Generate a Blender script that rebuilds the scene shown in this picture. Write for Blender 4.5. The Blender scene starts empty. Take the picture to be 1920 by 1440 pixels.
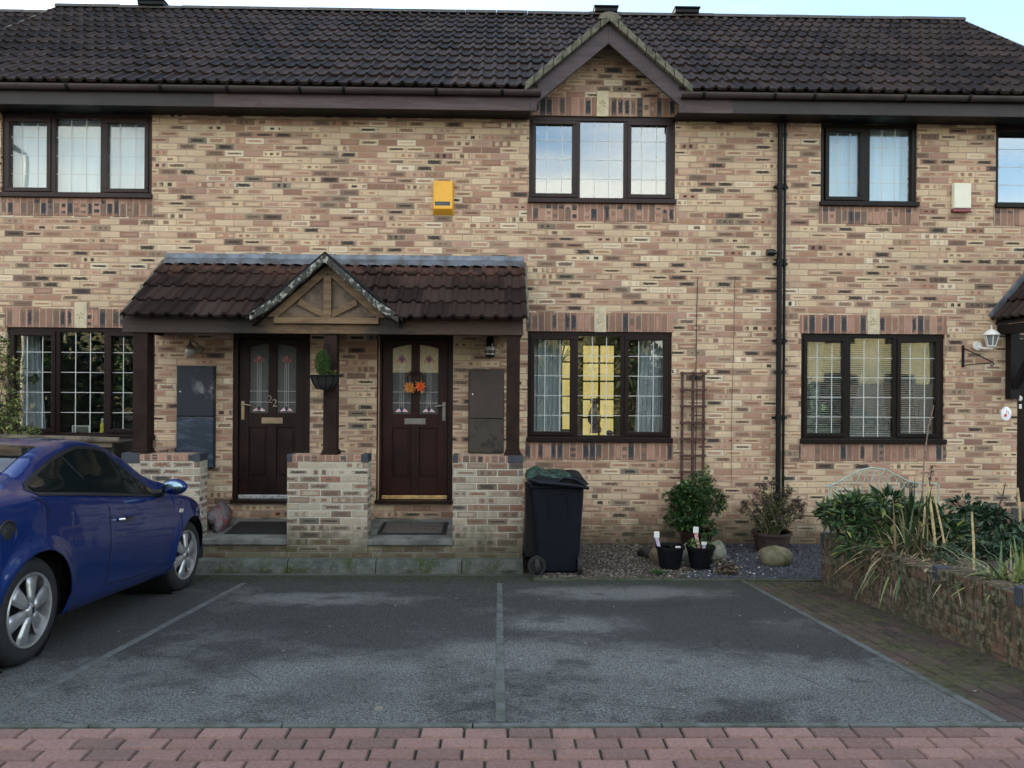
import bpy, bmesh, math, random
import numpy as np
from mathutils import Vector, Matrix, Euler
R=math.radians
SC=bpy.context.scene
COL=SC.collection
rnd=random.Random(7)

# ---------------------------------------------------------------- camera
FPX=1420.0; EYE=1.9; DIST=9.04
cam_d=bpy.data.cameras.new('camera'); cam=bpy.data.objects.new('camera',cam_d); COL.objects.link(cam)
cam.location=(0,-DIST,EYE)
CR=Matrix.Rotation(R(-1.0),3,'Z')@Matrix.Rotation(R(90),3,'X')@Matrix.Rotation(R(0.38),3,'Z')
cam.rotation_euler=CR.to_euler()
cam_d.sensor_fit='HORIZONTAL'; cam_d.sensor_width=36; cam_d.lens=36*FPX/1920
cam_d.clip_start=.05; cam_d.clip_end=2000
SC.camera=cam
SC.render.resolution_x=1024; SC.render.resolution_y=768

# ---------------------------------------------------------------- sky and sun
SUN_EL=R(15); SUN_AZ=R(-58)      # azimuth from +Y (behind the houses), negative = to the left
w=bpy.data.worlds.new("World"); SC.world=w; w.use_nodes=True
nt=w.node_tree; nt.nodes.clear()
sky=nt.nodes.new('ShaderNodeTexSky'); sky.sky_type='NISHITA'; sky.sun_disc=False
sky.sun_elevation=SUN_EL; sky.sun_rotation=SUN_AZ; sky.air_density=1.0; sky.dust_density=0.9; sky.ozone_density=1.0
bgn=nt.nodes.new('ShaderNodeBackground'); bgn.inputs[1].default_value=.12
wo=nt.nodes.new('ShaderNodeOutputWorld')
tc=nt.nodes.new('ShaderNodeTexCoord'); mp=nt.nodes.new('ShaderNodeMapping'); mp.inputs['Scale'].default_value=(1.2,1.2,4.5)
nz=nt.nodes.new('ShaderNodeTexNoise'); nz.inputs['Scale'].default_value=1.6; nz.inputs['Detail'].default_value=6
cr=nt.nodes.new('ShaderNodeValToRGB'); cr.color_ramp.elements[0].position=.36; cr.color_ramp.elements[1].position=.58
cr.color_ramp.elements[1].color=(.88,.88,.88,1)
mx=nt.nodes.new('ShaderNodeMix'); mx.data_type='RGBA'
nt.links.new(tc.outputs['Generated'],mp.inputs[0]); nt.links.new(mp.outputs[0],nz.inputs['Vector']); nt.links.new(nz.outputs[0],cr.inputs[0])
sx=nt.nodes.new('ShaderNodeSeparateXYZ'); nt.links.new(tc.outputs['Generated'],sx.inputs[0])
mr=nt.nodes.new('ShaderNodeMapRange'); mr.inputs[1].default_value=.25; mr.inputs[2].default_value=-.75; mr.inputs[3].default_value=.05; mr.inputs[4].default_value=1.0  # cloud cover thickened behind the camera to brighten the facade
nt.links.new(sx.outputs[1],mr.inputs[0])
mm_=nt.nodes.new('ShaderNodeMath'); mm_.operation='MULTIPLY'; nt.links.new(cr.outputs[0],mm_.inputs[0]); nt.links.new(mr.outputs[0],mm_.inputs[1])
nt.links.new(mm_.outputs[0],mx.inputs[0]); nt.links.new(sky.outputs[0],mx.inputs[6]); mx.inputs[7].default_value=(5.9,5.75,5.05,1)
nt.links.new(mx.outputs[2],bgn.inputs[0]); nt.links.new(bgn.outputs[0],wo.inputs[0])
sd=bpy.data.lights.new('sun','SUN'); sun=bpy.data.objects.new('sun',sd); COL.objects.link(sun)
sd.energy=3.5; sd.angle=R(.5); sd.color=(1,.86,.68)
sdir=Vector((math.sin(SUN_AZ)*math.cos(SUN_EL),math.cos(SUN_AZ)*math.cos(SUN_EL),math.sin(SUN_EL)))
sun.rotation_euler=sdir.to_track_quat('Z','Y').to_euler(); sun.location=(-10,20,20)
SC.view_settings.view_transform='Standard'; SC.view_settings.look='None'
SC.view_settings.exposure=2.27; SC.view_settings.gamma=1
SC.render.engine='CYCLES'
SC.cycles.max_bounces=8; SC.cycles.transparent_max_bounces=16

# ---------------------------------------------------------------- measuring helpers (photo pixel -> point on a real plane)
def ray(px,py):
    return CR@Vector(((px-960)/FPX,(720-py)/FPX,-1))
def at(px,py,Y):
    d=ray(px,py); t=(Y+DIST)/d.y
    return Vector((d.x*t,Y,EYE+d.z*t))
SL=.085; FLATY=-5.5
def gz(Y):                       # height of the sloping forecourt
    return -.170-SL*max(Y,FLATY)
def onground(px,py):
    d=ray(px,py)
    t=(-.170+SL*DIST-EYE)/(d.z+SL*d.y)
    if d.y*t-DIST<FLATY: t=(gz(FLATY)-EYE)/d.z
    return Vector((d.x*t,d.y*t-DIST,EYE+d.z*t))

# ---------------------------------------------------------------- object helpers
def tag(o,label=None,cat=None,group=None,kind=None):
    if label: o['label']=label
    if cat: o['category']=cat
    if group: o['group']=group
    if kind: o['kind']=kind
    return o
def thing(name,label,cat,loc=(0,0,0),group=None,rot=None):
    o=bpy.data.objects.new(name,None); COL.objects.link(o); o.location=loc; o.empty_display_size=.1
    if rot is not None: o.rotation_euler=rot
    return tag(o,label,cat,group)
def adopt(o,parent,local=False):
    o.parent=parent
    if not local:
        root=parent; m=Matrix()
        # world-coordinate vertices: cancel the translation of the chain
        t=Vector((0,0,0)); q=parent
        while q is not None:
            t+=Vector(q.location)if q.type=='EMPTY' else Vector((0,0,0)); q=q.parent
        # mesh parents already carry the cancelling inverse
        if parent.type=='EMPTY': o.matrix_parent_inverse=Matrix.Translation(-Vector(parent.location))
        else: o.matrix_parent_inverse=Matrix()
class MB:
    def __init__(s): s.v=[]; s.f=[]; s.m=[]; s.a=[]
    def add(s,vs,fs,mi=0,tone=None):
        o=len(s.v); s.v+= [tuple(p) for p in vs]
        for f in fs: s.f.append(tuple(i+o for i in f)); s.m.append(mi); s.a.append(.5 if tone is None else tone)
        return s
    def box(s,x0,x1,y0,y1,z0,z1,mi=0,tone=None):
        vs=[(x,y,z) for x in(x0,x1) for y in(y0,y1) for z in(z0,z1)]
        return s.add(vs,[(0,1,3,2),(4,6,7,5),(0,4,5,1),(2,3,7,6),(0,2,6,4),(1,5,7,3)],mi,tone)
    def obox(s,c,ax,ay,az,mi=0,tone=None):      # oriented box, half vectors
        c=Vector(c);ax=Vector(ax);ay=Vector(ay);az=Vector(az)
        vs=[c+i*ax+j*ay+k*az for i in(-1,1) for j in(-1,1) for k in(-1,1)]
        return s.add(vs,[(0,1,3,2),(4,6,7,5),(0,4,5,1),(2,3,7,6),(0,2,6,4),(1,5,7,3)],mi,tone)
    def bar(s,a,b,w,h,up=(0,0,1),mi=0):
        a=Vector(a);b=Vector(b);d=(b-a); l=d.length; d.normalize(); u=Vector(up); sx=d.cross(u).normalized(); u=sx.cross(d)
        return s.obox((a+b)/2,d*l/2,sx*w/2,u*h/2,mi)
    def prism(s,poly,axis,a,b,mi=0,tone=None):     # poly of (p,q); axis 'y': (x,z); 'x': (y,z); 'z': (x,y)
        def P(p,q,t): return {'y':(p,t,q),'x':(t,p,q),'z':(p,q,t)}[axis]
        n=len(poly); vs=[P(p,q,a) for p,q in poly]+[P(p,q,b) for p,q in poly]
        fs=[tuple(range(n)),tuple(range(2*n-1,n-1,-1))]+[(i,(i+1)%n,(i+1)%n+n,i+n) for i in range(n)]
        return s.add(vs,fs,mi,tone)
    def tube(s,path,r,n=8,mi=0,cap=True):
        path=[Vector(p) for p in path]; rs=r if isinstance(r,(list,tuple)) else [r]*len(path)
        vs=[];fs=[]
        prev=None
        for i,p in enumerate(path):
            d=(path[min(i+1,len(path)-1)]-path[max(i-1,0)]).normalized()
            if prev is None:
                u=Vector((0,0,1)) if abs(d.z)<.9 else Vector((1,0,0))
                sx=d.cross(u).normalized()
            else:
                sx=(prev-d*prev.dot(d)).normalized()
            prev=sx; u=sx.cross(d)
            for k in range(n):
                a=2*math.pi*k/n; vs.append(p+(sx*math.cos(a)+u*math.sin(a))*rs[i])
        for i in range(len(path)-1):
            for k in range(n):
                fs.append((i*n+k,i*n+(k+1)%n,(i+1)*n+(k+1)%n,(i+1)*n+k))
        if cap: fs.append(tuple(range(n-1,-1,-1))); fs.append(tuple((len(path)-1)*n+k for k in range(n)))
        return s.add(vs,fs,mi)
    def lathe(s,prof,c,axis='z',n=20,mi=0,cap=True):      # prof (r,h)
        c=Vector(c); vs=[];fs=[]
        for r_,h in prof:
            for k in range(n):
                a=2*math.pi*k/n; p,q=r_*math.cos(a),r_*math.sin(a)
                vs.append(c+Vector({'z':(p,q,h),'y':(p,h,q),'x':(h,p,q)}[axis]))
        for i in range(len(prof)-1):
            for k in range(n): fs.append((i*n+k,i*n+(k+1)%n,(i+1)*n+(k+1)%n,(i+1)*n+k))
        if cap and prof[0][0]>1e-5: fs.append(tuple(range(n)))
        if cap and prof[-1][0]>1e-5: fs.append(tuple((len(prof)-1)*n+k for k in range(n)))
        return s.add(vs,fs,mi)
    def rock(s,c,sx,sy,sz,seed=0,mi=0,rough=.16):
        r_=random.Random(seed); n=12;m=8; ph=[r_.uniform(0,6.28) for _ in range(8)]
        vs=[];fs=[]
        for i in range(m+1):
            t=math.pi*i/m
            for k in range(n):
                a=2*math.pi*k/n
                d=1+rough*(math.sin(2*a+ph[0]+t*2)+.6*math.sin(3*a+ph[1])*math.sin(2*t+ph[2])+.4*math.sin(5*a+ph[3]+3*t))
                vs.append((c[0]+sx*math.sin(t)*math.cos(a)*d,c[1]+sy*math.sin(t)*math.sin(a)*d,c[2]+sz*math.cos(t)*(1+rough*.5*math.sin(a+ph[4]))))
        for i in range(m):
            for k in range(n): fs.append((i*n+k,i*n+(k+1)%n,(i+1)*n+(k+1)%n,(i+1)*n+k))
        return s.add(vs,fs,mi)
    def leaf(s,c,d,up,L,W,mi=0,tone=None,bend=.2):
        d=Vector(d).normalized(); sx=d.cross(Vector(up))
        if sx.length<1e-3: sx=d.cross(Vector((1,0,0)))
        sx.normalize(); u=sx.cross(d)
        c=Vector(c)
        vs=[c,c+d*L*.45+sx*W/2+u*L*.05,c+d*L-u*L*bend,c+d*L*.45-sx*W/2+u*L*.05]
        return s.add(vs,[(0,1,2,3)],mi,tone)
    def blade(s,base,d,L,W,droop,n=6,mi=0,tone=None):
        d=Vector(d).normalized(); sx=d.cross(Vector((0,0,1)))
        if sx.length<1e-3: sx=Vector((1,0,0))
        sx.normalize(); p=Vector(base); vs=[];fs=[]
        for i in range(n+1):
            t=i/n; w_=W*(1-t**2.2)*.5+.0008; 
            vs+= [p+sx*w_,p-sx*w_]
            d=(d+Vector((0,0,-droop/n))).normalized(); p=p+d*L/n
        for i in range(n): fs.append((2*i,2*i+1,2*i+3,2*i+2))
        return s.add(vs,fs,mi,tone)
    def build(s,name,mats,parent=None,smooth=False,bevel=0,local=False,tone=False,solid=0):
        me=bpy.data.meshes.new(name); me.from_pydata([tuple(p) for p in s.v],[],s.f)
        if not isinstance(mats,(list,tuple)): mats=[mats]
        for m in mats: me.materials.append(m)
        me.polygons.foreach_set('material_index',s.m)
        if tone:
            at_=me.attributes.new('tone','FLOAT','FACE'); at_.data.foreach_set('value',s.a)
        bm=bmesh.new(); bm.from_mesh(me)
        if not tone or len(s.f)<6000: bmesh.ops.recalc_face_normals(bm,faces=bm.faces)
        bm.to_mesh(me); bm.free()
        if smooth:
            me.polygons.foreach_set('use_smooth',[True]*len(me.polygons))
            if smooth!='full' : me.set_sharp_from_angle(angle=R(40))
        me.update()
        o=bpy.data.objects.new(name,me); COL.objects.link(o)
        if parent is not None: adopt(o,parent,local)
        if bevel:
            b=o.modifiers.new('bevel','BEVEL'); b.width=bevel; b.segments=2; b.limit_method='ANGLE'; b.angle_limit=R(40)
        return o

# ---------------------------------------------------------------- material helpers
class NT:
    def __init__(s,name):
        s.mat=bpy.data.materials.new(name); s.mat.use_nodes=True; s.t=s.mat.node_tree; s.t.nodes.clear()
        s.out=s.t.nodes.new('ShaderNodeOutputMaterial')
    def n(s,typ,**kw):
        nd=s.t.nodes.new('ShaderNode'+typ)
        for k,v in kw.items(): setattr(nd,k,v)
        return nd
    def L(s,a,b): s.t.links.new(a,b)
    def put(s,sock,v):
        if v is None: return
        if hasattr(v,'is_output'): s.L(v,sock)
        else:
            if isinstance(v,(tuple,list)) and len(v)==3 and sock.type=='RGBA': v=(*v,1)
            sock.default_value=v
    def m(s,op,a,b=None,c=None,clamp=False):
        nd=s.n('Math',operation=op); nd.use_clamp=clamp
        for i,v in enumerate((a,b,c)):
            if v is not None: s.put(nd.inputs[i],v)
        return nd.outputs[0]
    def mix(s,f,a,b,mode='MIX'):
        nd=s.n('Mix',data_type='RGBA',blend_type=mode); s.put(nd.inputs[0],f); s.put(nd.inputs[6],a); s.put(nd.inputs[7],b)
        return nd.outputs[2]
    def mixf(s,f,a,b):
        nd=s.n('Mix',data_type='FLOAT'); s.put(nd.inputs[0],f); s.put(nd.inputs[2],a); s.put(nd.inputs[3],b); return nd.outputs[0]
    def noise(s,vec,scale,detail=4,rough=.55,dim='3D'):
        nd=s.n('TexNoise'); s.put(nd.inputs['Vector'],vec); nd.inputs['Scale'].default_value=scale; nd.inputs['Detail'].default_value=detail; nd.inputs['Roughness'].default_value=rough
        return nd.outputs[0]
    def white(s,vec):
        nd=s.n('TexWhiteNoise'); s.put(nd.inputs['Vector'],vec); return nd.outputs
    def comb(s,x,y,z=0.):
        nd=s.n('CombineXYZ'); s.put(nd.inputs[0],x); s.put(nd.inputs[1],y); s.put(nd.inputs[2],z); return nd.outputs[0]
    def sep(s,v):
        nd=s.n('SeparateXYZ'); s.L(v,nd.inputs[0]); return nd.outputs
    def ramp(s,f,stops,interp='LINEAR'):
        nd=s.n('ValToRGB'); r_=nd.color_ramp; r_.interpolation=interp
        while len(r_.elements)<len(stops): r_.elements.new(.5)
        for e,(p,c) in zip(r_.elements,stops):
            e.position=p; e.color=(c,c,c,1) if isinstance(c,(int,float)) else (*c,1)
        s.put(nd.inputs[0],f); return nd.outputs[0]
    def ss(s,v,a,b):
        nd=s.n('MapRange',interpolation_type='SMOOTHSTEP'); s.put(nd.inputs[0],v); nd.inputs[1].default_value=a; nd.inputs[2].default_value=b; return nd.outputs[0]
    def pos(s): return s.n('NewGeometry').outputs['Position']
    def obj(s): return s.n('TexCoord').outputs['Object']
    def bump(s,h,strength=.5,dist=.01):
        nd=s.n('Bump'); nd.inputs['Strength'].default_value=strength; nd.inputs['Distance'].default_value=dist; s.put(nd.inputs['Height'],h); return nd.outputs[0]
    def pbsdf(s,col,rough=.6,metal=0.,normal=None,spec=.5,**kw):
        p=s.n('BsdfPrincipled'); s.put(p.inputs['Base Color'],col); s.put(p.inputs['Roughness'],rough); s.put(p.inputs['Metallic'],metal); s.put(p.inputs['Specular IOR Level'],spec)
        if normal is not None: s.L(normal,p.inputs['Normal'])
        for k,v in kw.items(): s.put(p.inputs[k.replace('_',' ')],v)
        s.L(p.outputs[0],s.out.inputs[0]); return p

def simple(name,col,rough=.6,metal=0,var=.25,scale=6,bump=0,bscale=60,spec=.5,col2=None,lo=.4,hi=.65,objc=False,**kw):
    t=NT(name); p=t.obj() if objc else t.pos()
    n=t.noise(p,scale,5,.6)
    c2=col2 if col2 else tuple(c*(1-var) for c in col)
    c1=col if col2 else tuple(min(1,c*(1+var)) for c in col)
    c=t.mix(t.ss(n,lo,hi),c1,c2)
    nrm=None
    if bump: nrm=t.bump(t.noise(p,bscale,4),bump,.01)
    rr=t.mixf(t.noise(p,scale*3,3),max(0,rough-.1),min(1,rough+.1))
    t.pbsdf(c,rr,metal,nrm,spec,**kw)
    return t.mat
# ---------------------------------------------------------------- brick materials
def brick(name,soldier=False,pillar=False,moss=0.,planter=False):
    t=NT(name); P=t.pos(); x,y,z=t.sep(P); nx,ny,nz=t.sep(t.n('NewGeometry').outputs['True Normal'])
    isx=t.m('GREATER_THAN',t.m('ABSOLUTE',nx),.6); isz=t.m('GREATER_THAN',t.m('ABSOLUTE',nz),.6)
    u=t.mixf(isx,x,t.m('ADD',y,.06)); v=t.mixf(isz,z,y)
    if planter: v=t.mixf(isz,t.m('ADD',z,t.m('MULTIPLY',y,.07)),x); u=t.mixf(isz,u,y)
    if soldier:
        cw=.0775; c=t.m('FLOOR',t.m('DIVIDE',u,cw)); fu=t.m('FRACT',t.m('DIVIDE',u,cw)); r=0.; L=.0775; H=.225
        fv=t.m('ADD',t.m('MULTIPLY',t.sep(t.n('TexCoord').outputs['Generated'])[2],.96),.02)
        r=t.m('FLOOR',t.m('DIVIDE',v,.8))
        # long direction is v here
        a_=t.m('MULTIPLY',t.m('ABSOLUTE',t.m('SUBTRACT',fv,.5)),2.); b_=t.m('MULTIPLY',t.m('ABSOLUTE',t.m('SUBTRACT',fu,.5)),2.)
        lng=fv
    else:
        L=.225; H=.075
        r=t.m('FLOOR',t.m('DIVIDE',t.m('ADD',v,.0),H)); fv=t.m('FRACT',t.m('DIVIDE',t.m('ADD',v,.0),H))
        off=t.m('MULTIPLY',t.m('MODULO',t.m('ADD',r,200.),2.),.5)
        j=t.m('MULTIPLY',t.m('SUBTRACT',t.white(t.comb(r,3.3,1.))[0],.5),.10)
        uu=t.m('ADD',t.m('ADD',t.m('DIVIDE',u,L),off),j)
        c=t.m('FLOOR',uu); fu=t.m('FRACT',uu)
        a_=t.m('MULTIPLY',t.m('ABSOLUTE',t.m('SUBTRACT',fu,.5)),2.); b_=t.m('MULTIPLY',t.m('ABSOLUTE',t.m('SUBTRACT',fv,.5)),2.)
        lng=fu
    cell=t.comb(c,r,t.m('MULTIPLY',isx,7.))
    w1=t.sep(t.white(cell)[1]); w2=t.sep(t.white(t.comb(t.m('ADD',c,91.7),r,3.))[1])
    wob=t.m('MULTIPLY',t.m('SUBTRACT',t.noise(P,45,3),.5),.006)
    du=t.m('MULTIPLY',t.m('MINIMUM',fu,t.m('SUBTRACT',1.,fu)),L); dv=t.m('MULTIPLY',t.m('MINIMUM',fv,t.m('SUBTRACT',1.,fv)),.225 if soldier else H)
    d=t.m('ADD',t.m('MINIMUM',du,dv),wob)
    bm=t.ss(d,.0035,.0062)
    # body and centre colours of each brick
    if soldier:
        edge=t.ramp(w1[0],[(0,(.25,.145,.105)),(.3,(.31,.17,.125)),(.55,(.39,.225,.165)),(.75,(.23,.15,.115)),(.88,(.44,.28,.20))],'CONSTANT')
        cen=t.ramp(w1[1],[(0,(.26,.15,.11)),(.28,(.17,.115,.09)),(.5,(.045,.047,.055)),(.78,(.38,.22,.165)),(.9,(.09,.075,.07))],'CONSTANT')
    elif pillar:
        edge=t.ramp(w1[0],[(0,(.38,.34,.27)),(.25,(.31,.27,.21)),(.45,(.43,.37,.29)),(.65,(.24,.175,.13)),(.8,(.34,.28,.22)),(.93,(.26,.14,.10))],'CONSTANT')
        cen=t.ramp(w1[1],[(0,(.38,.33,.25)),(.22,(.15,.105,.08)),(.50,(.20,.12,.085)),(.66,(.28,.22,.17)),(.80,(.07,.062,.055)),(.9,(.22,.13,.09))],'CONSTANT')
    elif planter:
        edge=t.ramp(w1[0],[(0,(.095,.062,.045)),(.3,(.125,.070,.050)),(.6,(.08,.06,.045)),(.8,(.135,.10,.075))],'CONSTANT'); cen=edge
    else:
        edge=t.ramp(w1[0],[(0,(.60,.455,.30)),(.20,(.55,.40,.26)),(.36,(.49,.325,.225)),(.52,(.57,.42,.28)),(.66,(.37,.215,.145)),(.80,(.66,.55,.40)),(.88,(.43,.26,.18)),(.95,(.28,.155,.11))],'CONSTANT')
        cen=t.ramp(w1[1],[(0,(.54,.41,.285)),(.24,(.34,.20,.14)),(.44,(.24,.145,.105)),(.60,(.15,.105,.08)),(.72,(.055,.046,.042)),(.84,(.37,.23,.175)),(.93,(.50,.36,.25))],'CONSTANT')
    mpn=t.n('Mapping'); t.L(P,mpn.inputs[0]); mpn.inputs['Scale'].default_value=(1,1,1.5) if soldier==False else (1.5,1.5,1)
    nn=t.noise(mpn.outputs[0],44,5,.72)
    th=t.m('ADD',.30 if not soldier else .55,t.m('MULTIPLY',w1[2],.48))
    dd=t.m('MAXIMUM',t.m('DIVIDE',a_,.84),t.m('DIVIDE',b_,th))
    dd=t.m('ADD',dd,t.m('MULTIPLY',t.m('SUBTRACT',nn,.5),2.1))
    mk=t.m('SUBTRACT',1.,t.ss(dd,.60,1.15))
    blob=t.ss(t.m('SINE',t.m('ADD',t.m('MULTIPLY',lng,t.m('ADD',9.,t.m('MULTIPLY',w2[1],12.))),t.m('MULTIPLY',w2[2],6.))),-.25,.2)
    useb=t.m('GREATER_THAN',w2[0],.74)
    mk=t.m('MULTIPLY',mk,t.mixf(useb,1.,blob))
    full=t.m('GREATER_THAN',w2[1],.84)
    mk=t.m('MAXIMUM',mk,t.m('MULTIPLY',full,t.m('ADD',.35,t.m('MULTIPLY',nn,.7)),clamp=True))
    col=t.mix(mk,edge,cen)
    gr=t.noise(P,160,3); col=t.mix(1.,col,t.ramp(gr,[(0,.72),(1,1.28)]),'MULTIPLY')
    var=t.noise(P,1.3,3); col=t.mix(1.,col,t.ramp(var,[(.3,.88),(.7,1.10)]),'MULTIPLY')
    mort=(.58,.54,.46) if pillar else ((.10,.085,.06) if planter else (.46,.36,.28))
    mcol=t.mix(t.ss(t.noise(P,7,3),.35,.7),mort,tuple(q*.72 for q in mort))
    col=t.mix(bm,mcol,col)
    if moss>0:
        mn=t.noise(P,5,5,.7); mh=t.m('ADD',t.m('MULTIPLY',z,-2.2),t.m('MULTIPLY',mn,1.6))
        mm=t.m('MULTIPLY',t.ss(mh,-.35,.75),moss)
        mc=t.mix(t.ss(t.noise(P,14,4),.4,.6),(.055,.060,.028),(.07,.055,.04))
        col=t.mix(mm,col,mc)
    if planter:
        mp_=t.n('Mapping'); t.L(P,mp_.inputs[0]); mp_.inputs['Scale'].default_value=(9,9,.9)
        st=t.noise(mp_.outputs[0],2.6,4,.6); mm=t.ss(st,.36,.60)
        up=t.ss(z,.12,.42)
        mm=t.m('MULTIPLY',mm,t.m('ADD',.65,t.m('MULTIPLY',up,.35)),clamp=True)
        mc=t.mix(t.ss(t.noise(P,26,4),.45,.62),(.030,.033,.016),(.15,.14,.085))
        col=t.mix(mm,col,mc)
    h=t.m('ADD',t.m('MULTIPLY',bm,1.),t.m('MULTIPLY',t.noise(P,120,4),.35))
    h=t.m('ADD',h,t.m('MULTIPLY',mk,.12))
    t.pbsdf(col,.9,0,t.bump(h,.85,.009),.2)
    return t.mat
M={}
M['brick']=brick('brick_wall',moss=.75); M['brick_hi']=M['brick']
M['soldier']=brick('soldier_brick',soldier=True)
M['pillar']=brick('pillar_brick',pillar=True,moss=.8)
M['planter']=brick('planter_brick',planter=True)
M['upvc']=simple('dark_frame',(.014,.0075,.0065),.42,var=.15,scale=2,spec=.18)
M['upvc_b']=simple('brown_black_frame',(.0095,.0065,.006),.42,var=.15,scale=2,spec=.18)
M['upvc_g']=simple('maroon_frame',(.026,.0135,.0135),.42,var=.2,scale=2,spec=.25)
M['timber_dark']=simple('dark_timber',(.021,.011,.0085),.7,var=.3,scale=5,bump=.2,bscale=40,spec=.15)
M['fascia']=simple('fascia_plastic',(.034,.028,.029),.5,var=.12,scale=1.5,spec=.25)
M['black_plastic']=simple('black_plastic',(.005,.0055,.0075),.5,var=.2,scale=5,spec=.2)
M['gutter']=simple('gutter_plastic',(.05,.038,.038),.38,var=.2,scale=3)
M['white_plastic']=simple('white_plastic',(.72,.71,.67),.4,var=.05,scale=4)
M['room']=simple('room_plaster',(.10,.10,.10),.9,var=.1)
M['steel']=simple('steel',(.62,.6,.56),.25,.9,var=.1,scale=10)
M['brass']=simple('aged_brass',(.55,.42,.22),.4,.8,var=.25,scale=20)
M['slab']=simple('slab',(.115,.12,.115),.85,var=.3,scale=5,bump=.4,bscale=80)
M['rubber']=simple('rubber',(.010,.010,.011),.75,var=.25,scale=20)
M['lead']=simple('leading',(.55,.56,.55),.5,0,var=.05)
def paintedwood(name,c1,c2,dark,scale=3,lo=.45,hi=.6):
    t=NT(name); P=t.pos(); mp_=t.n('Mapping'); t.L(P,mp_.inputs[0]); mp_.inputs['Scale'].default_value=(.7,4,6)
    n=t.noise(mp_.outputs[0],scale,6,.65); g=t.noise(P,2.2,4,.6)
    c=t.mix(t.ss(n,lo,hi),c1,c2); c=t.mix(t.ss(g,.58,.72),c,dark)
    t.pbsdf(c,.6,0,t.bump(n,.3,.01),.35); return t.mat
def beam_mat():
    t=NT('weathered_beam'); P=t.pos(); x,y,z=t.sep(P); mp_=t.n('Mapping'); t.L(P,mp_.inputs[0]); mp_.inputs['Scale'].default_value=(1.4,6,9)
    n=t.noise(mp_.outputs[0],5,7,.7)
    red=t.mix(t.ss(n,.35,.7),(.050,.030,.024),(.085,.046,.034)); tan=t.mix(t.ss(n,.35,.65),(.17,.10,.05),(.075,.045,.026))
    left=t.mix(t.ss(n,.35,.7),(.040,.030,.027),(.058,.036,.029))
    k=t.m('ADD',t.m('MULTIPLY',t.m('SUBTRACT',n,.5),.5),0.)
    c=t.mix(t.ss(t.m('ADD',x,k),-3.0,-2.55),left,tan); c=t.mix(t.ss(t.m('ADD',x,k),-1.25,-.75),c,red)
    # rot patches near the gablet feet
    for xc in(-2.72,-1.18):
        dx=t.m('ABSOLUTE',t.m('SUBTRACT',x,xc)); dk=t.m('SUBTRACT',1.,t.ss(t.m('ADD',dx,t.m('MULTIPLY',t.m('SUBTRACT',n,.5),1.1)),.10,.34))
        c=t.mix(t.m('MULTIPLY',dk,.9),c,(.016,.016,.014))
    t.pbsdf(c,.65,0,t.bump(n,.5,.012),.35); return t.mat
M['beam']=beam_mat()
M['tan_timber']=paintedwood('flaking_tan_timber',(.185,.118,.062),(.12,.072,.038),(.05,.035,.022))
M['tan_panel']=simple('tan_panel',(.115,.080,.055),.7,var=.35,scale=8,bump=.3)
M['barge']=paintedwood('faded_barge_board',(.060,.044,.050),(.042,.030,.034),(.030,.022,.024))
M['fascia_red']=paintedwood('faded_red_fascia',(.062,.040,.043),(.085,.060,.062),(.05,.026,.028))
def tile_mat(name,base,warm):
    t=NT(name); P=t.pos(); a=t.n('Attribute'); a.attribute_name='tone'; f=a.outputs['Fac']
    c=t.mix(t.ss(f,0,1),tuple(b*.60 for b in base),tuple(b*1.55 for b in base))
    if warm: c=t.mix(t.m('MULTIPLY',t.ss(t.noise(P,5,4),.40,.62),t.ss(t.sep(P)[2],3.0,3.22)),c,(.080,.040,.032))
    li=t.ss(t.noise(P,22,5,.7),.62,.72); c=t.mix(t.m('MULTIPLY',li,.4),c,(.12,.12,.105))
    c=t.mix(1.,c,t.ramp(t.noise(P,90,3),[(0,.7),(1,1.3)]),'MULTIPLY')
    c=t.mix(1.,c,t.ramp(t.noise(P,1.1,3),[(.3,.85),(.7,1.15)]),'MULTIPLY')
    t.pbsdf(c,.66,0,t.bump(t.noise(P,120,3),.3,.005),.14); return t.mat
M['tile']=tile_mat('concrete_roof_tile',(.0225,.0150,.0125),False); M['tile_porch']=tile_mat('porch_roof_tile',(.026,.0170,.0145),True)
M['mortar']=simple('weathered_verge_mortar',(.135,.125,.095),.9,col2=(.06,.062,.04),scale=12,bump=.6,bscale=60)
M['flake']=simple('peeling_white_paint',(.30,.30,.27),.8,col2=(.035,.035,.03),scale=18,lo=.38,hi=.48,bump=.6)
M['leadsheet']=simple('lead_flashing',(.17,.20,.25),.45,.4,col2=(.085,.092,.105),scale=5,lo=.35,hi=.65,bump=.3,bscale=12)
M['keystone']=simple('cast_stone',(.50,.43,.30),.85,var=.12,scale=14,bump=.4)
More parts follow.
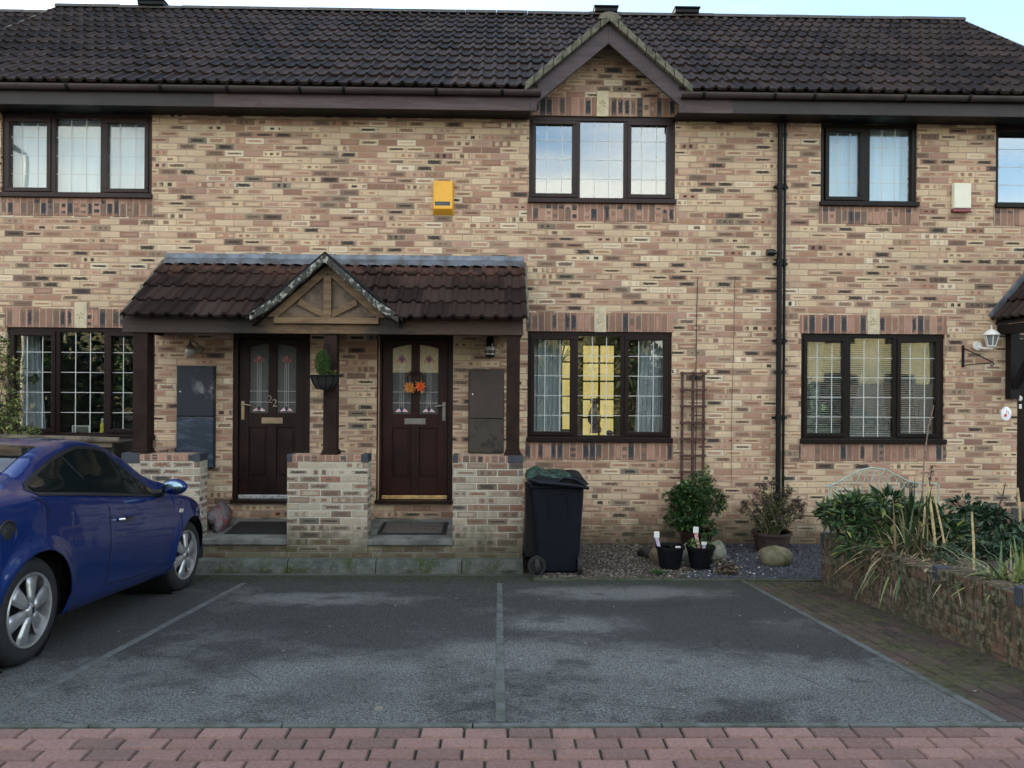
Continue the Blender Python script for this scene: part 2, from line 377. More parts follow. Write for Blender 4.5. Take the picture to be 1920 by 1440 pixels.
# ground
def tarmac():
    t=NT('worn_tarmac'); P=t.pos(); x,y,z=t.sep(P)
    sp=t.noise(P,95,3,.8); vo=t.n('TexVoronoi'); t.L(P,vo.inputs['Vector']); vo.inputs['Scale'].default_value=110
    base=t.mix(t.ss(sp,.41,.60),(.011,.0115,.011),(.062,.064,.062))
    base=t.mix(t.ss(t.noise(P,380,2),.60,.72),base,(.27,.275,.27))
    big=t.noise(P,1.15,7,.68)
    near=t.m('SUBTRACT',1.,t.ss(y,-5.1,-3.0))
    wear=t.m('MULTIPLY',t.ss(t.m('ADD',big,t.m('MULTIPLY',near,.16)),.54,.68),.6)
    pale=t.mix(t.ss(sp,.42,.58),(.054,.057,.056),(.225,.232,.226))
    for (ox,oy,rx_,ry_) in((-.95,-4.75,.9,.55),(.15,-4.3,.8,.5),(1.55,-4.75,1.0,.42),(.9,-4.45,.9,.5),(1.1,-2.2,1.0,.38),(-1.5,-2.5,.9,.35),(.5,-3.4,.6,.35)):
        qx=t.m('DIVIDE',t.m('SUBTRACT',x,ox),rx_); qy=t.m('DIVIDE',t.m('SUBTRACT',y,oy),ry_); q=t.m('ADD',t.m('SQRT',t.m('ADD',t.m('MULTIPLY',qx,qx),t.m('MULTIPLY',qy,qy))),t.m('MULTIPLY',t.m('SUBTRACT',t.noise(P,3.1,6,.7),.5),1.5))
        wear=t.m('MAXIMUM',wear,t.m('MULTIPLY',t.m('SUBTRACT',1.,t.ss(q,.35,1.15)),.8))
    c=t.mix(wear,base,pale)
    c=t.mix(t.m('MULTIPLY',t.ss(t.noise(P,2.3,5,.6),.56,.66),.6),c,(.028,.028,.03))
    cv=t.n('TexVoronoi',feature='DISTANCE_TO_EDGE'); t.L(t.mix(.12,P,t.n('TexNoise').outputs[1]),cv.inputs['Vector']); cv.inputs['Scale'].default_value=.55
    ck=t.m('SUBTRACT',1.,t.ss(cv.outputs[0],.0,.006)); c=t.mix(t.m('MULTIPLY',ck,t.m('MULTIPLY',t.ss(t.noise(P,1.3,2),.5,.6),.55)),c,(.012,.012,.012))
    for (ox,oy,rr_) in((-.85,-4.9,.34),(-3.9,-3.6,.30)):
        dxx=t.m('POWER',t.m('SUBTRACT',x,ox),2.); dyy=t.m('POWER',t.m('SUBTRACT',y,oy),2.); q=t.m('ADD',t.m('SQRT',t.m('ADD',dxx,dyy)),t.m('MULTIPLY',t.m('SUBTRACT',t.noise(P,6,5,.7),.5),.45)); c=t.mix(t.m('MULTIPLY',t.m('SUBTRACT',1.,t.ss(q,rr_*.3,rr_*1.3)),.40),c,(.018,.018,.019))
    # moss at the edge by the house
    ms=t.m('ADD',y,t.m('MULTIPLY',t.m('SUBTRACT',t.noise(P,3.5,5,.7),.5),.55))
    c=t.mix(t.m('MULTIPLY',t.ss(ms,-1.95,-1.5),.85),c,t.mix(t.ss(t.noise(P,30,4),.45,.6),(.018,.024,.018),(.045,.058,.028)))
    t.pbsdf(c,.86,0,t.bump(t.m('ADD',sp,vo.outputs[0]),.55,.008),.3); return t.mat
M['tarmac']=tarmac()
def blockmat(name,c1,c2,c3,moss):
    t=NT(name); P=t.pos(); a=t.n('Attribute'); a.attribute_name='tone'; f=a.outputs['Fac']
    c=t.ramp(f,[(0,c1),(.5,c2),(1,c3)]); g=t.noise(P,60,5,.7)
    c=t.mix(1.,c,t.ramp(g,[(.2,.6),(.8,1.35)]),'MULTIPLY')
    c=t.mix(t.m('MULTIPLY',t.ss(t.noise(P,2.1,4),.50,.66),.45),c,(.07,.062,.052))
    c=t.mix(t.m('MULTIPLY',t.ss(t.noise(P,240,2),.66,.72),.5),c,(.02,.02,.02))
    if moss: c=t.mix(t.m('MULTIPLY',t.ss(t.noise(P,2.6,6,.7),.42,.58),moss),c,t.mix(t.ss(t.noise(P,24,4),.4,.6),(.028,.036,.014),(.075,.09,.028)))
    t.pbsdf(c,.85,0,t.bump(g,.5,.006),.3); return t.mat
M['block']=blockmat('red_paving_block',(.145,.092,.080),(.195,.116,.100),(.245,.150,.130),0)
M['block_dark']=blockmat('mossy_paving_block',(.050,.038,.034),(.072,.050,.043),(.095,.065,.055),.55)
M['joint']=simple('joint_soil',(.012,.014,.010),.95,col2=(.04,.05,.022),scale=9,bump=.5)
M['edging']=simple('edging_kerb',(.10,.11,.108),.9,col2=(.055,.065,.052),scale=8,bump=.5)
def kerbmat():
    t=NT('mossy_concrete'); P=t.pos(); n=t.noise(P,7,6,.7)
    c=t.mix(t.ss(n,.3,.7),(.105,.115,.105),(.045,.052,.045)); c=t.mix(t.ss(t.noise(P,3.3,5,.7),.52,.64),c,(.04,.052,.02))
    c=t.mix(t.ss(t.noise(P,100,3),.62,.72),c,(.25,.26,.24)); t.pbsdf(c,.9,0,t.bump(n,.5,.01),.3); return t.mat
M['kerb']=kerbmat()
M['soil']=simple('soil',(.045,.034,.026),.95,col2=(.02,.018,.014),scale=20,bump=.8,bscale=60)
M['gravel_bed']=simple('gravel_base',(.035,.028,.022),.95,col2=(.018,.016,.013),scale=30,bump=.8,bscale=90)
M['curtain_glow']=NT('glowing_yellow_curtain')
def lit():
    t=M['curtain_glow']; P=t.pos(); x,y,z=t.sep(P)
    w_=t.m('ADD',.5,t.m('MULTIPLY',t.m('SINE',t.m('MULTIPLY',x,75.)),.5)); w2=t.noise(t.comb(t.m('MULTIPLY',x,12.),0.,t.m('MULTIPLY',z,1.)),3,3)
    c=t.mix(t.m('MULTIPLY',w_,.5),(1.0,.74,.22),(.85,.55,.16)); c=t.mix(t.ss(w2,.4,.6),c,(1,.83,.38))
    e=t.n('Emission'); t.L(c,e.inputs[0]); e.inputs[1].default_value=.15; t.L(e.outputs[0],t.out.inputs[0]); return t.mat  # emission stands in for sunlight coming through the curtain
M['curtain_glow']=lit()
def glass(name,refl,tint=(.9,.93,.92)):
    t=NT(name); g=t.n('BsdfGlossy'); g.inputs['Roughness'].default_value=.0; g.inputs['Color'].default_value=(1,1,1,1)
    tr=t.n('BsdfTransparent'); tr.inputs[0].default_value=(*tint,1); ms=t.n('MixShader')
    lw=t.n('LayerWeight'); lw.inputs[0].default_value=.25
    f=t.m('ADD',refl,t.m('MULTIPLY',lw.outputs[0],.5),clamp=True)
    bmp=t.bump(t.noise(t.pos(),1.7,1),.02,.05); t.L(bmp,g.inputs['Normal'])
    t.L(f,ms.inputs[0]); t.L(tr.outputs[0],ms.inputs[1]); t.L(g.outputs[0],ms.inputs[2]); t.L(ms.outputs[0],t.out.inputs[0]); return t.mat
M['glass']=glass('window_glass',.05); M['glass_r']=glass('right_window_glass',.14); M['glass_bl']=glass('blind_window_glass',.06,(.92,.96,.97)); M['glass_up']=glass('upper_window_glass',.16,(.80,.85,.86)); M['glass_dark']=glass('car_glass',.10,(.22,.26,.25))
M['obscure']=simple('obscured_glass',(.045,.045,.038),.18,var=.5,scale=60,bump=.6,bscale=120)
def cloth(name,col,tr=.25):
    t=NT(name); p=t.n('BsdfDiffuse'); p.inputs[0].default_value=(*col,1); q=t.n('BsdfTranslucent'); q.inputs[0].default_value=(*col,1); ms=t.n('MixShader'); ms.inputs[0].default_value=tr
    t.L(p.outputs[0],ms.inputs[1]); t.L(q.outputs[0],ms.inputs[2]); t.L(ms.outputs[0],t.out.inputs[0]); return t.mat
M['curtain']=cloth('pale_grey_curtain',(.62,.66,.72)); M['blind']=cloth('white_blind',(.82,.86,.86),.1)
def leafmat(name,a,b,c=None):
    t=NT(name); at_=t.n('Attribute'); at_.attribute_name='tone'; f=at_.outputs['Fac']
    col=t.ramp(f,[(0,a),(.6,b),(1,c or b)])
    p=t.pbsdf(col,.5,0,None,.45); return t.mat
M['leaf']=leafmat('green_leaf',(.012,.035,.008),(.035,.085,.018),(.10,.17,.03))
M['leaf_box']=leafmat('bright_shrub_leaf',(.010,.032,.008),(.028,.075,.016),(.12,.20,.03))
M['leaf_dark']=leafmat('dark_leaf',(.008,.022,.010),(.02,.05,.022),(.045,.085,.035))
M['leaf_var']=leafmat('variegated_leaf',(.02,.04,.012),(.07,.10,.03),(.25,.27,.08))
M['straw']=leafmat('dry_leaf_blade',(.09,.06,.032),(.25,.19,.11),(.42,.36,.22))
M['phorm']=leafmat('green_leaf_blade',(.02,.045,.02),(.055,.095,.035),(.24,.28,.09))
M['dried']=leafmat('dried_flower_head',(.035,.028,.025),(.075,.055,.045),(.15,.12,.07))
M['stem']=simple('stem',(.075,.055,.03),.8)
M['stem_green']=simple('pale_stem',(.10,.11,.045),.8)
# ---------------------------------------------------------------- ground
def sheet(name,x0,x1,ys,dz,mat,label=None,nx=1):
    b=MB(); xs=[x0+(x1-x0)*i/nx for i in range(nx+1)]
    vs=[(x,y,gz(y)+dz) for y in ys for x in xs]; n=nx+1
    b.add(vs,[(j*n+i,j*n+i+1,(j+1)*n+i+1,(j+1)*n+i) for j in range(len(ys)-1) for i in range(nx)])
    o=b.build(name,mat); tag(o,kind='structure'); return o
M['far_ground']=simple('far_ground',(.07,.07,.065),.95,col2=(.05,.055,.04),scale=.5)
b=MB(); ys=[-320,-6.6,-5.5,0,320]; zz=[gz(-5.5)-.03,gz(-5.5)-.03,gz(-5.5)-.03,gz(0)-.03,gz(0)-.03]
b.add([(x,y,z) for y,z in zip(ys,zz) for x in(-320,320)],[(2*j,2*j+1,2*j+3,2*j+2) for j in range(4)])
tag(b.build('ground',M['far_ground']),kind='structure')
XL,XR=-2.43,2.40
sheet('tarmac_forecourt',-12,XR,[-5.46,-4.5,-3.5,-2.5,-1.30],0,M['tarmac'])
def strip(name,x0,x1,y0,y1,h,mat,n=1):
    b=MB(); L=(y1-y0)/n if (y1-y0)>(x1-x0) else None
    if L:
        for i in range(n):
            a,c=y0+i*L+.004,y0+(i+1)*L-.004
            vs=[(x,y,gz(y)+z) for x in(x0,x1) for y in(a,c) for z in(-.05,h)]
            b.add(vs,[(0,1,3,2),(4,6,7,5),(0,4,5,1),(2,3,7,6),(0,2,6,4),(1,5,7,3)])
    else:
        L=(x1-x0)/n
        for i in range(n): b.box(x0+i*L+.003,x0+(i+1)*L-.003,y0,y1,gz(y0)-.05,gz(y0)+h)
    return tag(b.build(name,mat,bevel=.004),kind='structure')
strip('bay_divider',-.005,.045,-5.44,-1.75,.005,M['edging'],4)
strip('bay_divider',XL-.02,XL+.035,-5.44,-1.75,.004,simple('worn_divider',(.075,.082,.08),.9,col2=(.12,.128,.125),scale=12,bump=.4),4)
strip('front_edging',-9,7,-5.502,-5.47,.006,M['edging'],18)
strip('side_edging',XR,XR+.045,-5.46,-1.5,.010,M['edging'],4)
def blocks(name,x0,x1,y0,y1,alongx,mat,flat,clip=None,skew=0):
    r_=random.Random(3); b=MB(); W_,L_=.1005,.2015
    j=0
    if alongx:
        y=y1
        while y>y0:
            x=x0+(L_/2 if j%2 else 0)+skew*j
            while x<x1:
                g=.0042; dz=r_.uniform(-.002,.002); z=(lambda yy:gz(FLATY) if flat else gz(yy))
                X0,X1,Y0,Y1=x+g,x+L_-g,y-W_+g,y-g; c=.006
                z0,z1=z(Y0),z(Y1)
                vs=[(X0,Y0,z0-.012),(X1,Y0,z0-.012),(X1,Y1,z1-.012),(X0,Y1,z1-.012),(X0+c,Y0+c,z0+dz),(X1-c,Y0+c,z0+dz),(X1-c,Y1-c,z1+dz),(X0+c,Y1-c,z1+dz)]
                b.add(vs,[(4,5,6,7),(0,1,5,4),(1,2,6,5),(2,3,7,6),(3,0,4,7)],0,r_.random()); x+=L_
            y-=W_; j+=1
    else:
        x=x0
        while x<x1-.02:
            y=y0+(L_/2 if j%2 else 0)-L_
            while y<y1:
                g=.004; dz=r_.uniform(-.003,.003); X0,X1,Y0,Y1=x+g,min(x+W_-g,x1),max(y+g,y0),min(y+L_-g,y1); c=.006
                if Y1-Y0>.03:
                    z0,z1=gz(Y0),gz(Y1)
                    vs=[(X0,Y0,z0-.012),(X1,Y0,z0-.012),(X1,Y1,z1-.012),(X0,Y1,z1-.012),(X0+c,Y0+c,z0+dz),(X1-c,Y0+c,z0+dz),(X1-c,Y1-c,z1+dz),(X0+c,Y1-c,z1+dz)]
                    b.add(vs,[(4,5,6,7),(0,1,5,4),(1,2,6,5),(2,3,7,6),(3,0,4,7)],0,r_.random())
                y+=L_
            x+=W_; j+=1
    return tag(b.build(name,mat,tone=True),kind='structure')
blocks('block_paving',-7,7,-7.1,-5.505,True,M['block'],True)
b=MB(); b.add([(-9,-7.4,gz(-6)-.011),(9,-7.4,gz(-6)-.011),(9,-5.52,gz(-6)-.011),(-9,-5.52,gz(-6)-.011)],[(0,1,2,3)]); tag(b.build('paving_joints',M['joint']),kind='structure')
blocks('side_path',XR+.05,3.32,-5.5,-1.61,False,M['block_dark'],False)
sheet('path_joints',XR+.03,3.4,[-5.52,-3.5,-1.3],-.0105,M['joint'])
# road behind the camera
sheet('road',-60,60,[-16,-11,-7.4],.004,M['tarmac'])

# ---------------------------------------------------------------- windows
def window(parent,x0,x1,z0,z1,lights,rows,frame,gl,cols=2,label=None,Y=.025,sill=True,name='window'):
    """lights: list of (a,b,sash) fractions across the opening"""
    W_=x1-x0; b=MB(); fr=.052; yb=Y+.075
    b.box(x0,x1,Y,yb,z1-fr,z1); b.box(x0,x1,Y,yb,z0,z0+fr)
    edges=[x0]; 
    b.box(x0,x0+fr,Y+.001,yb,z0+fr,z1-fr); b.box(x1-fr,x1,Y+.001,yb,z0+fr,z1-fr)
    for i in range(len(lights)-1):
        a=x0+W_*lights[i][1]+(.0 if lights[i][2] else 0); c=x0+W_*lights[i+1][0]
        m0=a+(.043 if lights[i][2] else 0); m1=c-(.043 if lights[i+1][2] else 0)
        b.box(m0,m1,Y+.001,yb,z0+fr,z1-fr)
    o=b.build(name,frame,parent,bevel=.005)
    if label: o['label']=label
    for a,c,s in lights:
        X0,X1=x0+W_*a,x0+W_*c
        if s:
            sz=.048; Z0,Z1=z0+fr+sz-.002,z1-fr-sz+.002; q=MB(); ys=Y-.014
            q.box(X0-.047,X1+.047,ys,Y+.05,Z0-sz,Z0); q.box(X0-.047,X1+.047,ys,Y+.05,Z1,Z1+sz); q.box(X0-.047,X0,ys,Y+.05,Z0,Z1); q.box(X1,X1+.047,ys,Y+.05,Z0,Z1)
            q.build('sash',frame,o,bevel=.006)
        else: Z0,Z1=z0+fr,z1-fr
        g=MB(); yg=Y+.028; g.box(X0-.003,X1+.003,yg,yg+.004,Z0-.003,Z1+.003); g.build('pane',gl,o)
        l=MB(); wv=.0042
        for k in range(cols):
            xx=X0+(X1-X0)*(k+1)/(cols+1) if not s else X0+(X1-X0)*((.30,.72)[k] if cols==2 else (k+1)/(cols+1))
            l.box(xx-wv,xx+wv,yg-.0035,yg-.0005,Z0,Z1)
        for k in range(rows-1):
            zz=z0+fr+(z1-z0-2*fr)*(k+1)/rows
            l.box(X0,X1,yg-.0028,yg-.0008,zz-.0034,zz+.0034)
        l.build('leading',M['lead'],o)
    if sill:
        s_=MB(); s_.box(x0-.012,x1+.012,-.045,Y-.0005,z0-.025,z0+.03); s_.build('sill',frame,o,bevel=.006)
    return o
L3=[(13/274,81/274,True),(96/274,178/274,False),(192/274,259/274,True)]
L2=[(.095,.41,True),(.52,.925,False)]

def wallpanel(x0,x1,z0,z1,ops,Y=0,depth=.12):
    b=MB(); xs=sorted({x0,x1,*[o[0] for o in ops],*[o[1] for o in ops]}); zs=sorted({z0,z1,*[o[2] for o in ops],*[o[3] for o in ops]})
    xs=[q for q in xs if x0<=q<=x1]; zs=[q for q in zs if z0<=q<=z1]
    for i in range(len(xs)-1):
        for j in range(len(zs)-1):
            cx,cz=(xs[i]+xs[i+1])/2,(zs[j]+zs[j+1])/2
            if any(o[0]<cx<o[1] and o[2]<cz<o[3] for o in ops): continue
            b.add([(xs[i],Y,zs[j]),(xs[i+1],Y,zs[j]),(xs[i+1],Y,zs[j+1]),(xs[i],Y,zs[j+1])],[(0,1,2,3)])
            b.add([(xs[i],Y+.3,zs[j]),(xs[i+1],Y+.3,zs[j]),(xs[i+1],Y+.3,zs[j+1]),(xs[i],Y+.3,zs[j+1])],[(3,2,1,0)])
    for o in ops:
        a,c,d,e=max(o[0],x0),min(o[1],x1),o[2],o[3]
        for q in ([(a,Y,d),(a,Y+.3,d),(a,Y+.3,e),(a,Y,e)],[(c,Y,d),(c,Y,e),(c,Y+.3,e),(c,Y+.3,d)],[(a,Y,e),(a,Y+.3,e),(c,Y+.3,e),(c,Y,e)],[(a,Y,d),(c,Y,d),(c,Y+.3,d),(a,Y+.3,d)]):
            b.add(q,[(0,1,2,3)])
    return b
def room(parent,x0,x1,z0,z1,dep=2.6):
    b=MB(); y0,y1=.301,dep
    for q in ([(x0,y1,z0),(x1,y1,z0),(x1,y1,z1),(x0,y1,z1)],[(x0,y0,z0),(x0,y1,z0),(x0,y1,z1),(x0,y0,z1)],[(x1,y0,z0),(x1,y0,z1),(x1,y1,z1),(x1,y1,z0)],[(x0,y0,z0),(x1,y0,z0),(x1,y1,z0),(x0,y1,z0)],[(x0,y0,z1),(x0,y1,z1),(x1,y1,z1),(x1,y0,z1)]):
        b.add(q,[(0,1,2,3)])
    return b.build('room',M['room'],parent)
def soldier(parent,x0,x1,z0,z1):
    b=MB(); b.box(x0,x1,-.004,.0,z0,z1); return b.build('soldier_course',M['soldier'],parent)
def keystone(parent,x,z0,z1,w=.145):
    b=MB(); b.box(x-w/2,x+w/2,-.012,.0,z0,z1)
    o=b.build('keystone',M['keystone'],parent,bevel=.003)
    m=MB(); zc=(z0+z1)/2
    for k in range(5):
        a=k*math.tau/5+.3; m.tube([(x+.012*math.cos(a),-.0125,zc+.012*math.sin(a)),(x+.034*math.cos(a),-.017,zc+.034*math.sin(a)),(x+.046*math.cos(a+.4),-.0125,zc+.046*math.sin(a+.4))],[.004,.008,.003],5)
    m.build('rosette',M['keystone'],o,smooth=True)
    return o

# opening coordinates on the wall plane
def wx(px,py=622): return at(px,py,0).x
def wz(py,px=960): return at(px,py,0).z
ZG1,ZG0=wz(622,1125),wz(825,1125)
ZU1,ZU0=wz(218,1130),wz(378,1130)
gw1=(wx(12,700),wx(290,700)); gw2=(wx(989,720),wx(1259.5,720)); gw3=(wx(1502,720),wx(1771,720))
uw1=(wx(2,290),wx(285,290)); uw2=(wx(992,300),wx(1266,300)); uw3=(wx(1539,300),wx(1720,300)); uw4=(wx(1867,300),wx(1867,300)+1.77)
SOF=5.06
D1=(wx(436,780),wx(581,780)); D2=(wx(706,780),wx(849,780)); DZ0,DZ1=wz(937,640),wz(626,640)
D3=(wx(1907,780),wx(1907,780)+.93)
B12=wx(615); B23=wx(1461,400); XE0=-6.95; XE1=7.38
TILE_P=R(36.5); RL=4.12; YE=-.34; ZE=5.30; GAUGE=.3433
def tiles(name,x0,x1,yE,zE,pitch,L,mat,parent,gauge=GAUGE,skip=None,phase=0,step=.15,seed=1,keep=None):
    r_=random.Random(seed); b=MB(); c,s=math.cos(pitch),math.sin(pitch); nC=int(round(L/gauge)); spr=8
    na=int(round((x1-x0)/step*spr)); dx=(x1-x0)/na
    def roll(x): 
        q=((x-phase)/step)%1.0
        return .034*max(0,math.cos((q-.5)*math.pi/.52))**1.4 if abs(q-.5)<.26 else .004*math.cos(q*2*math.pi)
    def P(x,sd,h): return (x,yE+sd*c-h*s,zE+sd*s+h*c)
    for i in range(nC):
        s0=i*gauge; s1=min(L,(i+1)*gauge+.03); tones={}
        for k in range(na):
            xa,xb=x0+k*dx,x0+(k+1)*dx
            if skip and skip((xa+xb)/2,yE+(s0+.1)*c,zE+(s0+.1)*s): continue
            if keep and not keep((xa+xb)/2,yE+(s0+.15)*c,zE+(s0+.15)*s): continue
            ti=math.floor((xa-phase)/(2*step)); 
            if ti not in tones: tones[ti]=(r_.random(),r_.uniform(-.006,.006))
            tn,dz=tones[ti]; ra,rb=roll(xa),roll(xb)
            vs=[P(xa,s0,ra+.006),P(xb,s0,rb+.006),P(xa,s0,ra+.034+dz),P(xb,s0,rb+.034+dz),P(xa,s1,ra+.006),P(xb,s1,rb+.006)]
            b.add(vs,[(0,1,3,2),(2,3,5,4)],0,tn)
    return b.build(name,mat,parent,tone=True)
GX=(at(998,165,YE).x+at(1283,172,YE).x)/2; GZ=at(1137,43,YE).z; GFZ=ZE+.02; GHW=(at(1283,172,YE).x-at(998,165,YE).x)/2
GT=(GZ-GFZ)/GHW                      # slope of the gablet
def under_gablet(x,y,z): return abs(x-GX)<(GHW-(z-GFZ)/GT-.02) and y<.20
def slab_under(x0,x1,yE,zE,pitch,L,th=.05,skip=None):
    b=MB(); c,s=math.cos(pitch),math.sin(pitch)
    b.prism([(yE,zE-.005),(yE+L*c,zE+L*s-.005),(yE+L*c,zE+L*s-.005-th),(yE,zE-.005-th)],'x',x0,x1); return b

def house(name,label,x0,x1,wins,group=None,cat='house'):
    h=thing(name,label,cat,((x0+x1)/2,0,0)); return h
houses={}
def build_house(label,x0,x1,ops,ridge_dz=0,gable=None,front=True):
    h=thing('terraced_house',label,'house',((x0+x1)/2,0,0)); h['group']='houses of the terrace'
    z0=-.6
    if front:
        b=wallpanel(x0,x1,z0,SOF+.1 if not gable else SOF,ops)
        if gable:
            a=ops_gable=(uw2[0]-.02,uw2[1]+.02)
            # brick gable above the eaves line
            zt=GFZ+GT*GHW-.10
            xa,xb=a; zl=SOF
            hh=lambda x: GFZ+GT*(GHW-abs(x-GX))-.05
            # wall strip over the window up to the gable slopes
            wx0,wx1=uw2
            poly=[(xa,ZU1),(wx0,ZU1)] 
            b.add([(wx0,0,ZU1),(wx1,0,ZU1),(wx1,0,hh(wx1)),(GX,0,hh(GX)),(wx0,0,hh(wx0))],[(0,1,2,3,4)])
            b.add([(xa-.3,0,SOF),(wx0,0,SOF),(wx0,0,hh(wx0)),(xa-.3,0,max(SOF+.01,hh(xa-.3)))],[(0,1,2,3)])
            b.add([(wx1,0,SOF),(xb+.3,0,SOF),(xb+.3,0,max(SOF+.01,hh(xb+.3))),(wx1,0,hh(wx1))],[(0,1,2,3)])
            b.add([(x0,.02,SOF),(xa-.3,.02,SOF),(xa-.3,.02,SOF+.1),(x0,.02,SOF+.1)],[(0,1,2,3)])
    else:
        b=wallpanel(x0,x1,z0,SOF+.1,[])
    # side and back walls keep the low sun out
    c,s=math.cos(TILE_P),math.sin(TILE_P); yr=YE+RL*c; zr=ZE+RL*s+ridge_dz; yb=2*yr-YE-.6
    b.add([(x0,yb,z0),(x1,yb,z0),(x1,yb,SOF+.1),(x0,yb,SOF+.1)],[(3,2,1,0)])
    for xx in(x0+.002,x1-.002):
        b.add([(xx,.02,z0),(xx,yb,z0),(xx,yb,SOF),(xx,yr,zr-.12),(xx,.02,SOF+.3)],[(0,1,2,3,4)])
    wl=b.build('wall',M['brick'],h)
    return h,wl
def roof(h,x0,x1,dz=0,gable=False,seed=1,vents=(),verge=None,rscale=1.0):
    c,s=math.cos(TILE_P),math.sin(TILE_P)
    r=tiles('roof',x0,x1,YE,ZE+dz,TILE_P,RL,M['tile'],h,skip=under_gablet if gable else None,seed=seed)
    yr=YE+RL*c; zr=ZE+RL*s+dz
    q=MB()   # rear slope and underlay
    q.add([(x0,yr,zr-.01),(x1,yr,zr-.01),(x1,2*yr-YE,ZE+dz-.01),(x0,2*yr-YE,ZE+dz-.01)],[(0,1,2,3)])
    segs=[(x0,x1)] if not gable else [(x0,GX-GHW-.0),(GX+GHW,x1)]
    for a,e in segs: q.add([(a,YE+.06,ZE+.06*s/c+dz-.012),(e,YE+.06,ZE+.06*s/c+dz-.012),(e,yr,zr-.012),(a,yr,zr-.012)],[(0,1,2,3)])
    if gable: q.add([(GX-GHW,.25,ZE+.59*s/c+dz-.02),(GX+GHW,.25,ZE+.59*s/c+dz-.02),(GX+GHW,yr,zr-.012),(GX-GHW,yr,zr-.012)],[(0,1,2,3)])
    q.build('underlay',simple('roof_felt',(.02,.018,.018),.9) if 'felt' not in M else M['felt'],r)
    n=int((x1-x0)/.45); k=MB(); L=(x1-x0)/n; rr=random.Random(seed)
    for i in range(n):
        a=x0+i*L; j_=rr.uniform(-.004,.004)
        prof=[(.125*math.cos(t),.085*math.sin(t)+.0) for t in [math.pi*i_/8 for i_ in range(9)]]
        k.prism([(yr+p,zr+q_-.025+j_) for p,q_ in prof],'x',a+.004,a+L-.004,0)
    k.build('ridge',M['ridge'],r)
    for vx,vw in vents:
        v=MB(); v.box(vx-vw/2,vx+vw/2,yr-.16,yr+.16,zr+.01,zr+.075); v.box(vx-vw/2-.015,vx+vw/2+.015,yr-.19,yr+.19,zr+.070,zr+.095); v.build('ridge_vent',M['black_plastic'],r,bevel=.008)
    return r
M['felt']=simple('roof_felt',(.012,.011,.011),.9)
M['ridge']=simple('ridge_tile',(.055,.050,.050),.7,col2=(.10,.10,.085),scale=9,lo=.5,hi=.75,bump=.4)
def eaves(h,segs,mats,gutx):
    for (a,e),m in zip(segs,mats):
        b=MB(); b.box(a,e,YE+.02,YE+.045,SOF-.01,ZE-.07); b.build('fascia',m,h,bevel=.003)
        b=MB(); b.box(a,e,YE+.05,YE+.07,SOF+.013,ZE+.04); b.build('fascia_backing',M['felt'],h); b=MB(); b.box(a,e,YE+.0455,.02,SOF,SOF+.012); b.build('soffit',M['black_plastic'],h)
    for a,e in gutx:
        b=MB(); g=.052; yc,zc=YE-.030,ZE-.045; n=9
        arc=[(yc+g*math.cos(math.pi+math.pi*i/n),zc+g*math.sin(math.pi+math.pi*i/n)) for i in range(n+1)]
        inn=[(yc+(g-.004)*math.cos(math.pi+math.pi*i/n),zc+(g-.004)*math.sin(math.pi+math.pi*i/n)) for i in range(n,-1,-1)]
        b.prism(arc+inn,'x',a,e)
        gt=b.build('gutter',M['gutter'],h,smooth=True)
        x=a+.25; b=MB()
        while x<e:
            o2=[(yc+(g+.006)*math.cos(math.pi+math.pi*i/n),zc+(g+.006)*math.sin(math.pi+math.pi*i/n)) for i in range(n+1)]
            b=MB(); b.prism([(yc-g-.006,zc+.008)]+o2+[(yc+g+.006,zc+.008)],'x',x-.018,x+.018); x+=rnd.choice([.75,.82,.95,1.05])
            b.build('gutter_bracket',M['black_plastic'],gt)

# house beyond the left edge : only its roof shows
h0,_=build_house('lower roofed end of the terrace at the far left, only its roof corner in view',-15,XE0,[])
roof(h0,-15,XE0-.02,dz=-.10,seed=5)
eaves(h0,[(-15,XE0)],[M['fascia']],[(-15,XE0)])
# house 22
h1,_=build_house('brick terraced house with door number 22, the blue car parked before it',XE0,B12,[(uw1[0],uw1[1],ZU0,SOF+.05),(gw1[0],gw1[1],ZG0,ZG1),(D1[0],D1[1],DZ0,DZ1)])
h2,_=build_house('brick terraced house with a small gable over its upper window',B12,B23,[(uw2[0],uw2[1],ZU0,ZU1),(gw2[0],gw2[1],ZG0,ZG1),(D2[0],D2[1],DZ0,DZ1)],gable=True)
h3,_=build_house('brick terraced house right of the drainpipes, behind the raised planter',B23,XE1,[(uw3[0],uw3[1],ZU0,SOF+.05),(uw4[0],XE1-.001,ZU0,SOF+.05),(gw3[0],gw3[1],ZG0-.0,ZG1),(D3[0],XE1-.001 if D3[1]>XE1 else D3[1],DZ0,DZ1)])
yr_=YE+RL*math.cos(TILE_P)
roof(h1,XE0,B12,seed=2,vents=[(at(290,20,yr_).x,.40)])
roof(h2,B12,B23,gable=True,seed=3,vents=[(at(1134,32,yr_).x,.36),(at(1284,30,yr_).x,.38)])
roof(h3,B23,XE1,seed=4)
xf=wx(420,190); xg=at(1375,190,YE).x
eaves(h1,[(XE0,xf),(xf,B12)],[M['fascia'],M['fascia_red']],[(XE0,B12)])
eaves(h2,[(B12,GX-GHW-.02),(GX+GHW-.06,xg),(xg,B23)],[M['fascia_red'],M['fascia_red'],M['fascia']],[(B12,GX-GHW+.10),(GX+GHW-.04,B23)])
eaves(h3,[(B23,XE1)],[M['fascia']],[(B23,XE1)])
